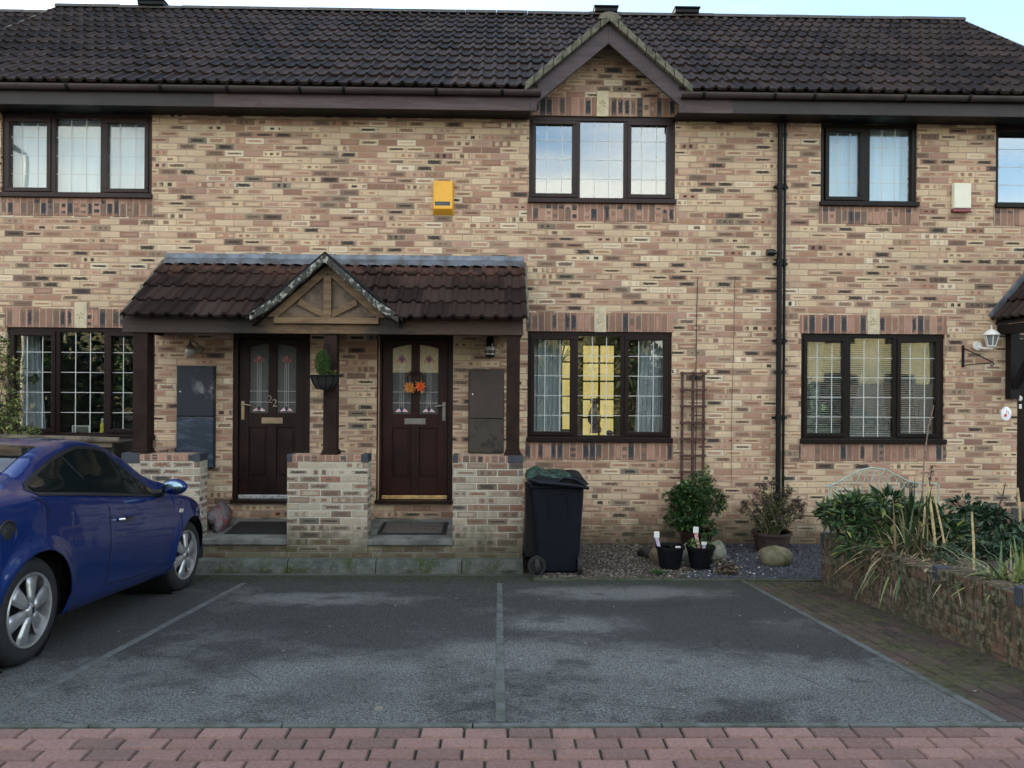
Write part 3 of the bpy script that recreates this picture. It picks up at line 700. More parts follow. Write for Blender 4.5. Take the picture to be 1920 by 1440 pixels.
# verge strips at the two roof ends
for xx,hh in((XE0,h1),(XE1,h3)):
    b=MB(); c,s=math.cos(TILE_P),math.sin(TILE_P)
    b.prism([(YE,ZE-.03),(YE+RL*c,ZE+RL*s-.03),(YE+RL*c,ZE+RL*s+.035),(YE,ZE+.035)],'x',xx-.03 if xx<0 else xx-.001,xx+.001 if xx<0 else xx+.03); b.build('verge',M['mortar'],hh)
# gablet
gb=MB()
def gline(y0,off,w):
    pass
zA=GZ; zF=SOF-.01
def gpt(side,t,off):     # point down the rake; off = perpendicular below
    hx=GHW+.02; 
    x=GX+side*(t*hx); z=GZ-t*hx*GT-off*math.sqrt(1+GT*GT); return x,z
bw=.175
for side in(-1,1):
    b=MB()
    tE=1.0
    xo,zo=gpt(side,tE,0); 
    xi0,zi0=gpt(side,0,bw); 
    # foot of the board is cut vertical and drops to the fascia line
    poly=[(GX,GZ),(xo,zo),(xo,SOF-.012),(xo-side*.075,SOF-.012)] 
    # intersect inner line with foot
    xin=xo-side*.075; tin=abs(xin-GX)/(GHW+.02); zin=GZ-abs(xin-GX)*GT-bw*math.sqrt(1+GT*GT)
    poly+=[(xin,min(zin,zo)),(GX,zi0)]
    if side>0: poly=poly[::-1]
    b.prism(poly,'y',YE+.012,YE+.045); b.build('barge_board',M['barge'],h2,bevel=.003)
    # roof slope of the gablet
    q=MB(); L=1.5
    x1,z1=gpt(side,1.10,-.045); x0_,z0_=gpt(side,0,-.045); x2,z2=gpt(side,1.10,-.005); x3,z3=gpt(side,0,-.005)
    q.prism([(x0_,z0_),(x1,z1),(x2,z2),(x3,z3)],'y',YE-.02,YE+1.75); g_=q.build('gablet_roof',M['tile_porch'],h2)
    vb=MB(); seg=9; rr=random.Random(side+5)
    for k in range(seg):
        a,e=k/seg*1.08,(k+1)/seg*1.08-.008; j_=rr.uniform(0,.012)
        p0=gpt(side,a,-.075-j_); p1=gpt(side,e,-.062-j_); p2=gpt(side,e,-.004); p3=gpt(side,a,-.004)
        vb.prism([p0,p1,p2,p3],'y',YE-.05-j_,YE+.10)
    vb.build('verge',M['mortar'],h2,bevel=.006)
    sf=MB(); a0=gpt(side,.02,.0); a1=gpt(side,1.0,.0); a2=gpt(side,1.,.02); a3=gpt(side,.02,.02)
    sf.prism([a0,a1,a2,a3],'y',YE+.046,.0); sf.build('soffit',M['black_plastic'],h2)
b=MB(); b.lathe([(.0,0),(.09,0),(.09,.0)],(0,0,0)) if False else None
b=MB(); prof=[(GX+.13*math.cos(t),GZ+.05+.085*math.sin(t)-.03) for t in [math.pi*i/8 for i in range(9)]]
b.prism(prof,'y',YE-.06,YE+1.5); b.build('gablet_ridge',M['mortar'],h2,bevel=.004)
# dressings
for hh,(a,e) in((h1,gw1),(h2,gw2),(h3,gw3)):
    soldier(hh,a-.02,e+.02,ZG0-.235,ZG0-.025) ; soldier(hh,a-.02,e+.02,ZG1,ZG1+.225)
    keystone(hh,(a+e)/2,ZG1-.004,ZG1+.30)
for hh,(a,e) in((h1,uw1),(h2,uw2),(h3,uw3),(h3,uw4)):
    soldier(hh,a-.02,min(e+.02,XE1),ZU0-.235,ZU0-.025)
soldier(h2,uw2[0]-.0,uw2[1]+.0,ZU1,ZU1+.225); keystone(h2,(uw2[0]+uw2[1])/2,ZU1-.004,ZU1+.30)
window(h1,*uw1,ZU0,SOF,L3,4,M['upvc_g'],M['glass_bl'],label='dark framed upper window with pale blind beside the eaves')
window(h1,*gw1,ZG0,ZG1,L3,5,M['upvc'],M['glass'])
window(h2,*uw2,ZU0,ZU1,L3,4,M['upvc_g'],M['glass_up'],label='upper window under the gable reflecting blue sky')
window(h2,*gw2,ZG0,ZG1,L3,5,M['upvc'],M['glass'])
window(h3,*uw3,ZU0,SOF,L2,4,M['upvc_b'],M['glass_bl'])
window(h3,uw4[0],XE1,ZU0,SOF,[(.05,.95,False)],4,M['upvc_b'],M['glass_up'])
window(h3,*gw3,ZG0,ZG1,L3,5,M['upvc_b'],M['glass_r'])
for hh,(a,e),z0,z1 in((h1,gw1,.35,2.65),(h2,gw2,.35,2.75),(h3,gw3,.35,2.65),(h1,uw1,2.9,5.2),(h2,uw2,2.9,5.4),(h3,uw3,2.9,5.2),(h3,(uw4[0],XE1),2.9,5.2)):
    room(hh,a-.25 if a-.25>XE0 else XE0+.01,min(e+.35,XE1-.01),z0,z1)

# ---------------------------------------------------------------- doors
def lettering(txt,size,loc,mat,parent,name,depth=.003,rz=0,local=False):
    cu=bpy.data.curves.new(name,'FONT'); cu.body=txt; cu.size=size; cu.extrude=depth; cu.align_x='CENTER'; cu.align_y='CENTER'
    tmp=bpy.data.objects.new('tmp',cu); COL.objects.link(tmp)
    me=bpy.data.meshes.new_from_object(tmp.evaluated_get(bpy.context.evaluated_depsgraph_get()))
    me.transform(Matrix.Translation(loc)@Matrix.Rotation(rz,4,'Y')@Matrix.Rotation(R(90),4,'X'))
    bpy.data.objects.remove(tmp); me.materials.clear(); me.materials.append(mat); me.name=name
    o=bpy.data.objects.new(name,me); COL.objects.link(o)
    if parent: adopt(o,parent,local)
    return o
M['doorwood']=simple('dark_stained_door',(.022,.0065,.0055),.45,var=.3,scale=3,bump=.1,bscale=50,spec=.2)
M['doorblack']=simple('dark_stained_door_worn',(.015,.0065,.005),.48,var=.3,scale=3,bump=.1,bscale=50,spec=.2)
M['pink']=simple('pink_glass',(.62,.42,.46),.3); M['redglass']=simple('red_glass',(.30,.05,.06),.3); M['blueglass']=simple('navy_glass',(.02,.02,.07),.3)
M['creamglass']=NT('lit_tone_cream_glass')
def cg():
    t=M['creamglass']; p=t.pos(); n=t.noise(p,70,4); c=t.mix(t.ss(n,.35,.65),(.50,.40,.22),(.30,.24,.14)); t.pbsdf(c,.25,0,t.bump(n,.4,.004),.5); return t.mat  # lit look of the glass is put into its cream colour
M['creamglass']=cg()
def door(h,x0,x1,mat,handle_left,number,cream,letter,sillmat):
    fr=MB(); z0,z1=DZ0,DZ1; Y=.03
    fw=.06
    fr.box(x0,x0+fw,Y-.02,Y+.08,z0,z1); fr.box(x1-fw,x1,Y-.02,Y+.08,z0,z1); fr.box(x0+fw,x1-fw,Y-.02,Y+.08,z1-fw,z1)
    fr.box(x0-.01,x1+.01,-.05,Y+.08,z0-.04,z0)
    F=fr.build('door_frame',M['doorblack'],h,bevel=.004)
    a,e=x0+fw+.004,x1-fw-.004; w_=e-a; zb=z0+.055; zt=z1-fw-.004; H_=zt-zb
    d=MB(); yf=Y+.012
    # stiles, rails
    st=.115; cx=(a+e)/2; ms=.05
    zp1=zb+.20; zp2=zb+.80; zg0=zb+.97; zg1=zt-.13
    d.box(a,a+st,yf,yf+.045,zb,zt); d.box(e-st,e,yf,yf+.045,zb,zt); d.box(cx-ms,cx+ms,yf+.0005,yf+.045,zb,zt)
    for q0,q1 in((zb,zp1),(zp2,zg0)):
        d.box(a+st,cx-ms,yf,yf+.045,q0,q1); d.box(cx+ms,e-st,yf,yf+.045,q0,q1)
    # arched top rail above each light
    for (l,r_) in((a+st,cx-ms),(cx+ms,e-st)):
        inner= r_ if r_<cx else l
        pts=[]; n=8
        for i in range(n+1):
            x=l+(r_-l)*i/n; t=abs(x-cx)/(w_/2); pts.append((x,zg1+.075*(1-t*t*1.3)))
        d.prism(pts+[(r_,zt),(l,zt)],'y',yf,yf+.045)
        # raised panels
        d.box(l+.001,r_-.001,yf+.018,yf+.03,zp1,zp2); d.prism([(l+.035,zp1+.035),(r_-.035,zp1+.035),(r_-.035,zp2-.035),(l+.035,zp2-.035)],'y',yf+.006,yf+.018)
    D=d.build('door',mat,h,bevel=.004)
    for (l,r_) in((a+st,cx-ms),(cx+ms,e-st)):
        g=MB(); g.box(l,r_,yf+.024,yf+.030,zg0,zg1+.09); G=g.build('door_glass',M['obscure'],D)
        if cream:
            c_=MB(); c_.box(l+.001,r_-.001,yf+.019,yf+.023,zg1-.26,zg1+.085); c_.build('cream_glass',M['creamglass'],D)
        m=(l+r_)/2; mo=MB(); zc=zg1-.10; y=yf+.016
        def poly(pts,mi,dy=0): mo.prism(pts,'y',y-dy,y+.003-dy,mi)
        if cream:
            poly([(m,zc-.055),(m+.05,zc),(m,zc+.055),(m-.05,zc)],0); poly([(m,zc-.03),(m+.028,zc),(m,zc+.03),(m-.028,zc)],2,.0035)
            for sx in(-1,1): poly([(m+sx*.045,zc-.005),(m+sx*.068,zc-.03),(m+sx*.04,zc-.04)][::sx],1)
        else:
            poly([(m,zc-.035),(m+.035,zc),(m,zc+.035),(m-.035,zc)],0)
            for sx in(-1,1): poly([(m+sx*.01,zc-.04),(m+sx*.055,zc-.012),(m+sx*.062,zc-.022),(m+sx*.02,zc-.052)][::sx],1)
        mo.build('stained_motif',[M['redglass'],M['redglass'],M['blueglass'],M['pink']],G); mo=MB()
        zf=zg0+.02
        for sx in(-1,1): poly([(m+sx*.006,zf+.005),(m+sx*.03,zf+.045),(m+sx*.075,zf+.006),(m+sx*.07,zf)][::sx],3)
        poly([(m-.02,zf+.03),(m+.02,zf+.03),(m,zf+.062)],2,.0035)
        mo.build('stained_motif',[M['redglass'],M['redglass'],M['blueglass'],M['pink']],G)
        ll=MB()
        for dx in(-.022,0,.022): ll.box(m+dx-.0016,m+dx+.0016,y+.001,y+.004,zf+.05,zc-.05)
        for zz in(zg0+.13,zg0+.26): ll.box(l,r_,y+.0015,y+.0042,zz-.002,zz+.002)
        ll.build('leading',M['lead'],G)
    # letter plate, handle
    p=MB(); p.box(cx-.125,cx+.125,yf-.008,yf-.0005,zp2+.045,zp2+.115); p.box(cx-.10,cx+.10,yf-.012,yf-.008,zp2+.058,zp2+.102); p.build('letter_plate',letter,D,bevel=.003)
    hx=a+.045 if handle_left else e-.045; hz=zg0+.06; s=1 if handle_left else -1
    p=MB(); p.box(hx-.018,hx+.018,yf-.007,yf-.0005,hz-.14,hz+.08); p.tube([(hx,yf-.005,hz+.04),(hx,yf-.045,hz+.04),(hx+s*.03,yf-.052,hz+.042),(hx+s*.11,yf-.045,hz+.03)],.008,8); p.build('handle',letter,D,smooth=True)
    t_=MB(); t_.box(a,e,yf-.02,yf+.03,z0+.006,z0+.05); t_.build('threshold',sillmat,F,bevel=.003)
    if number:
        n1=lettering('2',.13,(cx-.028,yf-.006,zg0+.16),M['tarnb'],D,'door_number'); n2=lettering('2',.13,(cx+.030,yf-.006,zg0+.115),M['tarnb'],D,'door_number')
    return D
M['tarnb']=simple('dull_numeral',(.22,.17,.13),.5,.2)
M['threshold_brass']=simple('brass_threshold',(.62,.40,.18),.35,.6,var=.2,scale=10)
M['threshold_alu']=simple('aluminium_threshold',(.70,.70,.68),.3,.6,var=.15,scale=10)
door(h1,*D1,M['doorblack'],True,True,False,simple('dull_gold_plate',(.34,.25,.16),.35,.5,var=.1),M['threshold_alu'])
door(h2,*D2,M['doorwood'],False,False,True,simple('grey_plate',(.20,.19,.17),.35,.6,var=.15),M['threshold_brass'])
b=MB(); b.box(D2[0]+.018,D2[0]+.032,.005,.012,DZ0,DZ1-.02); b.build('draught_strip',simple('tan_strip',(.30,.19,.10),.5),h2)
# right hand house door (edge only)
b=MB(); b.box(D3[0],XE1-.01,.02,.09,DZ0-.05,DZ1); d3=b.build('door',M['upvc_b'],h3)
for zz in((DZ0+.15,DZ0+.8),(DZ0+1.0,DZ1-.2)):
    b=MB(); b.box(D3[0]+.14,XE1-.14,.008,.0195,*zz); b.build('door_panel',M['doorwood'],d3,bevel=.008)
b=MB(); b.box(D3[0]-.07,XE1,-.25,0,.10,DZ0-.06); b.build('door_step',M['slab'],h3,bevel=.01)
# ---------------------------------------------------------------- double porch
YP=-.86                                   # front plane of beam, posts and piers
def px_(p,q,Y=YP): return at(p,q,Y).x
def pz_(q,Y=YP,p=620): return at(p,q,Y).z
porch=thing('porch','double porch with tiled lean-to roof, little timber gable and brick piers over both doors','porch',(-1.9,0,0))
c_,s_=math.cos(R(36)),math.sin(R(36))
yE=-1.02; zE=at(620,597,yE).z; LP=1.26
xa,xb=px_(224,590,yE)+.01,px_(989,592,yE)
gxc=at(609,480,yE).x; gzA=at(609,483,yE).z; gzF=zE+.015; ghw=(at(738,592,yE).x-at(485,592,yE).x)/2
gt=(gzA-gzF)/ghw
def ug(x,y,z): return abs(x-gxc)<(ghw-(z-gzF)/gt-.03) 
pr=tiles('roof',xa,xb,yE,zE,R(36),LP,M['tile_porch'],porch,gauge=.315,skip=lambda x,y,z: ug(x,y,z) and y<-.55,seed=9,step=.150,phase=.04)
b=MB()
for a,e in((xa+.02,gxc-ghw),(gxc+ghw,xb-.02)): b.add([(a,yE+.04,zE-.0+.04*s_/c_-.012),(e,yE+.04,zE+.04*s_/c_-.012),(e,yE+LP*c_,zE+LP*s_-.012),(a,yE+LP*c_,zE+LP*s_-.012)],[(0,1,2,3)])
b.build('underlay',M['felt'],pr)
for xx in(xa,xb):
    b=MB(); w0,w1=(xx-.02,xx+.015) if xx<0 and xx<-2 else (xx-.015,xx+.02)
    b.prism([(yE+.02,zE-.03),(yE+LP*c_,zE+LP*s_-.03),(yE+LP*c_,zE+LP*s_+.03),(yE+.01,zE+.03)],'x',w0,w1); b.build('verge',M['mortar'],pr,bevel=.004)
# lead flashing
b=MB(); zt=zE+LP*s_; yt=yE+LP*c_; n=90
xs=[xa+.02+(xb-xa-.03)*i/n for i in range(n+1)]
rr=random.Random(4)
vs=[]
for i,x in enumerate(xs):
    wv=.008*math.sin(x*math.tau/.15+.6)+rr.uniform(-.003,.003)
    vs+=[(x,-.004,zt+.105),(x,-.010,zt+.050),(x,yt-.03,zt+.046+wv*.5),(x,yt-.13,zt-.035+wv)]
b.add(vs,[(4*i+k,4*i+4+k,4*i+5+k,4*i+1+k) for i in range(n) for k in range(3)])
fl=b.build('flashing',M['leadsheet'],porch,smooth=True)
# beam
zb0,zb1=pz_(626),pz_(598)
xb0,xb1=px_(229,610),px_(981,610)
b=MB(); b.box(xb0,xb1,YP-.0,YP+.07,zb0,zb1+.03); b.build('beam',M['beam'],porch,bevel=.006)
b=MB(); b.box(xb0,xb0+.06,YP+.07,-.001,zb0+.02,zb1+.01); b.build('side_beam',M['timber_dark'],porch)
b=MB(); b.box(xb1-.06,xb1,YP+.07,-.001,zb0+.02,zb1+.01); b.build('side_beam',M['timber_dark'],porch)
b=MB(); b.box(xb0+.06,xb1-.06,YP+.07,-.002,zb0+.05,zb0+.062); b.build('ceiling_board',simple('porch_ceiling',(.06,.045,.035),.8),porch)
for x0,x1 in((xb0+.001,xb0+.03),(xb1-.03,xb1-.001)):
    b=MB(); b.prism([(YP+.02,zb1+.02),(-.001,zb1+.02),(-.001,zE+LP*s_-.03)],'x',x0,x1); b.build('cheek',M['timber_dark'],porch)
# gablet: rafters, king post, braces, boards
yg=YP-.035
def gp(side,t,off): return (gxc+side*t*ghw, gzA-t*ghw*gt-off*math.sqrt(1+gt*gt))
zc0=zb1+.012
b=MB(); b.prism([(gxc-ghw*.86,zc0),(gxc+ghw*.86,zc0),(gxc,gzA-.08)],'y',yg+.05,yg+.065); b.build('gable_panel',M['tan_panel'],porch)
for side in(-1,1):
    b=MB(); p=[gp(side,0,.035),gp(side,.93,.035),gp(side,.80,.0)]
    off=.115; x2,z2=gp(side,0,off); 
    zz=zc0; tin=(gzA-off*math.sqrt(1+gt*gt)-zz)/(ghw*gt); tout=(gzA-.035*math.sqrt(1+gt*gt)-zz)/(ghw*gt)
    poly=[gp(side,0,.035),(gxc+side*tout*ghw,zz),(gxc+side*tin*ghw,zz),(x2,z2)]
    b.prism(poly,'y',yg,yg+.045); b.build('rafter',M['tan_timber'],porch,bevel=.004)
    b=MB(); t=.47; a=Vector((gxc+side*t*ghw*.93,yg+.032,gzA-t*ghw*gt-off*1.38)); e=Vector((gxc+side*.035,yg+.032,zc0+.03))
    b.bar(a,e,.03,.062,up=(0,1,0)) if False else b.obox((a+e)/2,(e-a)/2,Vector((0,.014,0)),((e-a).normalized().cross(Vector((0,1,0))))*.034); b.build('brace',M['tan_timber'],porch,bevel=.003)
    # roof of the gablet
    q=MB(); q.prism([gp(side,0,-.02),gp(side,1.10,-.02),gp(side,1.10,.025),gp(side,0,.025)],'y',yE+.045,-.35); q.build('gablet_roof',M['tile_porch'],porch)
    v=MB(); rr=random.Random(11+side); k=10
    for i in range(k):
        t0,t1=i/k*1.10,(i+1)/k*1.10; o=rr.uniform(-.012,.01); cur=.05*max(0,t0-.8); cur1=.05*max(0,t1-.8)
        v.prism([gp(side,t0,.038+o*.4-cur*3),gp(side,t1,.038+o*.4-cur1*3),gp(side,t1,-.028-cur1*3),gp(side,t0,-.028-cur*3)],'y',yE-.02+o,yE+.05)
    v.build('verge',M['flake'],porch,bevel=.006)
    l=MB(); l.prism([gp(side,.0,-.05),gp(side,1.16,-.07),gp(side,1.16,-.045),gp(side,0,-.03)],'y',yE-.0,-.30); l.build('valley_lead',M['black_plastic'],porch)
b=MB(); b.box(gxc-.042,gxc+.042,yg-.004,yg+.045,zc0,gzA-.17); b.build('king_post',M['tan_timber'],porch,bevel=.004)
b=MB(); b.box(gxc-ghw*.80,gxc+ghw*.78,YP-.05,YP-.001,zb1-.055,zb1+.012); b.build('gable_sill',M['tan_timber'],porch,bevel=.005)
# posts and piers
zpt=pz_(853); zbase=-.12
piers=[(px_(272,950),px_(374,950)),(px_(538,950),px_(689,950)),(px_(849,950),px_(980,950))]
M['blue_brick']=simple('blue_black_brick',(.030,.036,.046),.6,var=.2,scale=15)
M['coping']=brick('coping_brick',soldier=True)
posts=[(px_(247,700),px_(274,700),False),(px_(605,700),px_(630,700),True),(px_(950,700),px_(975,700),False)]
for (a,e),(p0,p1,_) in zip(piers,posts):
    i=piers.index((a,e))
    yb=YP+.215
    if i==0: a-=.25
    b=MB(); b.box(a,e,YP,yb,zbase,zpt-.075)
    if i==0: b.box(a,a+.215,yb,-.001,zbase,zpt-.075)
    P_=b.build('pier',M['pillar'],porch)
    b=MB(); b.box(a+(.0 if i else .14),e,YP-.002,yb+.002,zpt-.0745,zpt); 
    b.build('coping',M['coping'],P_,bevel=.006)
    if i==0:
        b=MB(); b.box(a-.001,a+.216,yb+.003,-.002,zpt-.0745,zpt-.001); b.build('coping',M['coping'],P_,bevel=.006)
    cb=[(e-.075,e+.004)]
    if i>0: cb=[(a-.004,a+.055),(e-(.075 if i==1 else .165),e+.004)]
    for q0,q1 in cb:
        b=MB(); b.box(q0,q1,YP-.006,yb+.005,zpt-.078,zpt+.004); b.build('corner_brick',M['blue_brick'],P_,bevel=.006)
    if i==0:
        b=MB(); b.box(a-.004,a+.19,YP-.006,yb+.005,zpt-.10,zpt+.012); b.build('corner_brick',M['blue_brick'],P_,bevel=.006)
    b=MB(); yc=YP+.10; hw=(p1-p0)/2
    b.box(p0,p1,yc-hw,yc+hw,zpt+.05,zb0); b.box(p0-.022,p1+.022,yc-hw-.022,yc+hw+.022,zpt+.001,zpt+.02); b.box(p0-.012,p1+.012,yc-hw-.012,yc+hw+.012,zpt+.02,zpt+.05)
    b.build('post',M['timber_dark'],porch,bevel=.006)
# raised floor, riser and rear wall plate
zf=at(800,1013,YP).z; zr=zf+.075
b=MB(); a,e=piers[0][0]+.02,piers[2][1]-.02
vs=[(x,y,z) for x in(a,e) for y,z in((YP+.005,zf-.045),(YP+.005,zf),(-.001,zr),(-.001,zf-.045))]
b.add(vs,[(0,1,2,3),(4,7,6,5),(0,4,5,1),(1,5,6,2),(2,6,7,3),(3,7,4,0)]); fl_=b.build('porch_floor',M['slab'],porch)
b=MB(); 
for a_,e_ in((piers[0][1],piers[1][0]),(piers[1][1],piers[2][0])):
    q=MB(); q.box(a_+.001,e_-.001,YP-.02,YP+.10,zf-.05,zf+.004); q.build('step_nosing',M['slab'],porch,bevel=.006)
    q=MB(); q.box(a_+.001,e_-.001,YP+.012,YP+.09,zbase,zf-.05); q.build('riser',M['pillar'],porch)
# splayed concrete kerb before the porch
k0=px_(330,1060); k1=px_(981,1060); n=6; xs_=[k0-2.2,px_(320,1060),px_(545,1060),px_(708,1060),px_(867,1060),px_(981,1060)]
for i in range(len(xs_)-1):
    b=MB(); a,e=xs_[i]+.004,xs_[i+1]-.004; yt_=YP-.01; yb_=YP-.155; zt_=at(650,1046,YP-.02).z; zb_=at(650,1081,YP-.155).z
    b.prism([(yb_,zb_-.08),(yb_,zb_+.02),(yt_-.10,zt_-.012),(yt_-.07,zt_),(yt_,zt_),(yt_,zb_-.08)],'x',a,e)
    tag(b.build('concrete_kerb',M['kerb'],bevel=.004),kind='structure')

# ---------------------------------------------------------------- things on and by the porch
def grp(o,g): o['group']=g; return o
# meter cabinets
def cabinet(label,p0,p1,ya,ym,yb,mat1,mat2,group=None):
    a=wx(p0,780);e=wx(p1,780); t=thing('meter_cabinet',label,'meter cabinet',((a+e)/2,0,wz(yb)),group)
    z2,z1,z0=wz(ya),wz(ym),wz(yb)
    b=MB(); b.box(a,e,-.055,-.001,z1+.004,z2); o=b.build('cabinet_door',mat1,t,bevel=.008); o['label']='upper door of the cabinet'
    b=MB(); b.box(a,e,-.060,-.001,z0,z1-.004); o=b.build('cabinet_door',mat2,t,bevel=.008); o['label']='lower door of the cabinet'
    b=MB(); b.lathe([(.0,-.004),(.010,-.003),(.012,.0)],(a+.04,-.0555,(z1+z2)/2),'y',10); b.build('lock',M['steel'],o)
    b=MB(); b.box(a-.015,e+.015,-.03,-.0005,z2,z2+.02); b.box(a-.012,a-.001,-.03,-.0005,z0,z2); b.box(e+.001,e+.012,-.03,-.0005,z0,z2); b.build('cabinet_frame',mat1,t)
    return t
def scuff(name,base,pale,sx,lo,hi,zlo=None):
    t=NT(name); P=t.pos(); mp_=t.n('Mapping'); t.L(P,mp_.inputs[0]); mp_.inputs['Scale'].default_value=sx
    n=t.noise(mp_.outputs[0],3.2,6,.68); f=t.ss(n,lo,hi)
    if zlo: x,y,z=t.sep(P); f=t.m('MULTIPLY',f,t.m('MULTIPLY',t.ss(x,*zlo[0]),t.ss(z,*zlo[1])))
    c=t.mix(f,base,pale); t.pbsdf(c,.55,0,None,.4); return t.mat
cx0=wx(335,780);cx1=wx(403,780)
cabinet('navy meter cabinet with peeling and chalky doors, between the corner window and door 22',335,403,693,784,878,
  scuff('peeling_navy_paint',(.018,.022,.034),(.19,.19,.19),(1,1,1),.44,.55,((cx0+.14,cx0+.30),(wz(760),wz(735)))),scuff('chalky_navy_paint',(.020,.030,.050),(.075,.10,.14),(1.2,1,6),.45,.7))
cabinet('plain brown meter cabinet beside the door with the wreath',880,943,695,785,849,
  simple('brown_cabinet',(.050,.034,.028),.55,var=.15,scale=3),scuff('rubbed_brown_cabinet',(.060,.047,.036),(.020,.017,.015),(1,1,1),.50,.62))
# door mats
def mat_(label,p0,p1,q0,q1,rim,mid,nm):
    Z=lambda y: zf+(zr-zf)*(y-YP)/(-YP)
    x0,x1=px_(p0,1000,-.45),px_(p1,1000,-.45); y0,y1=-.66,-.16
    t=thing('door_mat',label,'door mat',((x0+x1)/2,-.4,Z(-.4)),'door mats in the porch')
    def pl(b,a,e,c,d,h0,h1): b.add([(x,y,Z(y)+h) for x in(a,e) for y in(c,d) for h in(h0,h1)],[(0,1,3,2),(4,6,7,5),(0,4,5,1),(2,3,7,6),(0,2,6,4),(1,5,7,3)])
    b=MB(); pl(b,x0,x1,y0,y1,.001,.010); b.build('mat_border',rim,t,bevel=.003)
    b=MB(); pl(b,x0+.05,x1-.05,y0+.04,y1-.04,.0105,.014); b.build('mat_pile',mid,t)
mat_('black rubber mat before door 22',433,575,0,0,M['rubber'],M['rubber'],'')
mat_('grey brown mat with dark rim before the wreath door',712,838,0,0,M['rubber'],simple('mat_pile',(.075,.068,.062),.95,var=.3,scale=30,bump=.6,bscale=200),'')
# lamps
M['tarnish']=simple('tarnished_lamp_metal',(.22,.19,.15),.45,.6,var=.3,scale=30)
M['lampglass']=simple('lamp_glass',(.32,.30,.26),.15,var=.2,scale=20)
M['gloss_black']=simple('gloss_black_metal',(.010,.010,.012),.18,.3)
def lamp_a():
    c=at(356,655,-.12); t=thing('wall_lantern','small tarnished glass globe lantern on the wall above the navy meter cabinet','wall lamp',(c.x,-.0,c.z))
    b=MB(); b.lathe([(.045,0),(.05,.012),(.02,.02)][::-1],(c.x+.06,-.02,c.z+.0),'y',14); b.tube([(c.x+.06,-.02,c.z),(c.x+.065,-.06,c.z+.07),(c.x+.03,-.11,c.z+.10),(c.x,-.12,c.z+.07)],.009,8); b.build('bracket',M['tarnish'],t,smooth=True)
    b=MB(); b.lathe([(.0,.13),(.008,.11),(.012,.075),(.035,.05),(.062,.015),(.066,0)],(c.x,-.12,c.z),'z',16); b.build('lamp_cap',M['tarnish'],t,smooth=True)
    b=MB(); b.lathe([(.056,-.001),(.060,-.035),(.05,-.07),(.025,-.09),(.0,-.095)],(c.x,-.12,c.z),'z',16); b.build('lamp_glass',M['lampglass'],t,smooth=True)
lamp_a()
def lamp_b():
    c=at(919,655,-.09); t=thing('wall_lamp','round black cylinder lamp with silver bands above the brown meter cabinet','wall lamp',(c.x,0,c.z))
    b=MB(); b.lathe([(.0,.155),(.03,.15),(.045,.12),(.047,.04),(.058,.03)],(c.x,-.09,c.z),'z',18); b.lathe([(.06,-.01),(.06,-.045)],(c.x,-.09,c.z),'z',18); b.lathe([(.058,-.065),(.045,-.10),(.0,-.115)],(c.x,-.09,c.z),'z',18); b.box(c.x-.03,c.x+.03,-.05,-.001,c.z+.0,c.z+.11); b.build('lamp_body',M['gloss_black'],t,smooth=True)
    b=MB(); b.lathe([(.050,.03),(.050,-.01)],(c.x,-.09,c.z),'z',18); b.lathe([(.050,-.045),(.050,-.065)],(c.x,-.09,c.z),'z',18); b.build('lamp_glass',simple('frosted_band',(.33,.33,.34),.2),t,smooth=True)
lamp_b()
def lamp_c():
    c=at(1859,632,-.16); t=thing('wall_lantern','white carriage lantern on the brick beside the right hand door canopy','wall lamp',(c.x,0,c.z)); w_=M['white_plastic']
    b=MB(); b.lathe([(.05,0),(.055,.02),(.03,.04),(.02,.05)],(c.x-.09,-.05,c.z-.10),'y',16); b.tube([(c.x-.09,-.03,c.z-.10),(c.x-.05,-.10,c.z-.135),(c.x,-.16,c.z-.125)],.012,8); b.build('bracket',w_,t,smooth=True)
    b=MB(); b.lathe([(.0,.145),(.012,.13),(.006,.10),(.02,.09),(.05,.075),(.085,.04),(.092,.025),(.08,.018)],(c.x,-.16,c.z),'z',6+12); b.build('lamp_cap',w_,t,smooth=True)
    b=MB(); 
    for k in range(6):
        a=k*math.tau/6+.2; b.tube([(c.x+.078*math.cos(a),-.16+.078*math.sin(a),c.z+.02),(c.x+.045*math.cos(a),-.16+.045*math.sin(a),c.z-.10)],.006,6)
    b.lathe([(.05,-.098),(.05,-.11),(.02,-.125),(.012,-.15),(.0,-.155)],(c.x,-.16,c.z),'z',12); b.build('cage',w_,t)
    b=MB(); b.lathe([(.072,.02),(.042,-.10)],(c.x,-.16,c.z),'z',6); b.build('lamp_glass',simple('grey_lamp_glass',(.16,.17,.18),.12),t)
lamp_c()
# alarm boxes
def alarm1():
    a,e=wx(812,372),wx(851,372); z0,z1=wz(404,832),wz(341,832); t=thing('alarm_box','yellow alarm box with a dark nameplate high on the brick wall','alarm box',((a+e)/2,0,z0))
    m=simple('yellow_plastic',(.72,.36,.022),.38,var=.06,scale=4); b=MB()
    c=.035; y=-.085
    vs=[(a,0-.001,z0),(e,-.001,z0),(e,-.001,z1),(a,-.001,z1),(a+.012,y,z0+.06),(e-.012,y,z0+.06),(e-.012,y,z1-.01),(a+.012,y,z1-.01)]
    b.add(vs,[(0,1,5,4),(1,2,6,5),(2,3,7,6),(3,0,4,7),(4,5,6,7)]); b.build('case',m,t,bevel=.006)
    b=MB(); b.box(a+.03,e-.04,y-.003,y-.0005,z0+.10,z0+.145); b.build('nameplate',simple('navy_plate',(.03,.035,.06),.4),t)
    b=MB()
    for k in range(8): b.box(a+.04+k*.018,a+.05+k*.018,y-.0045,y-.0032,z0+.115,z0+.128)
    b.build('nameplate_text',simple('grey_print',(.16,.17,.2),.5),t)
alarm1()
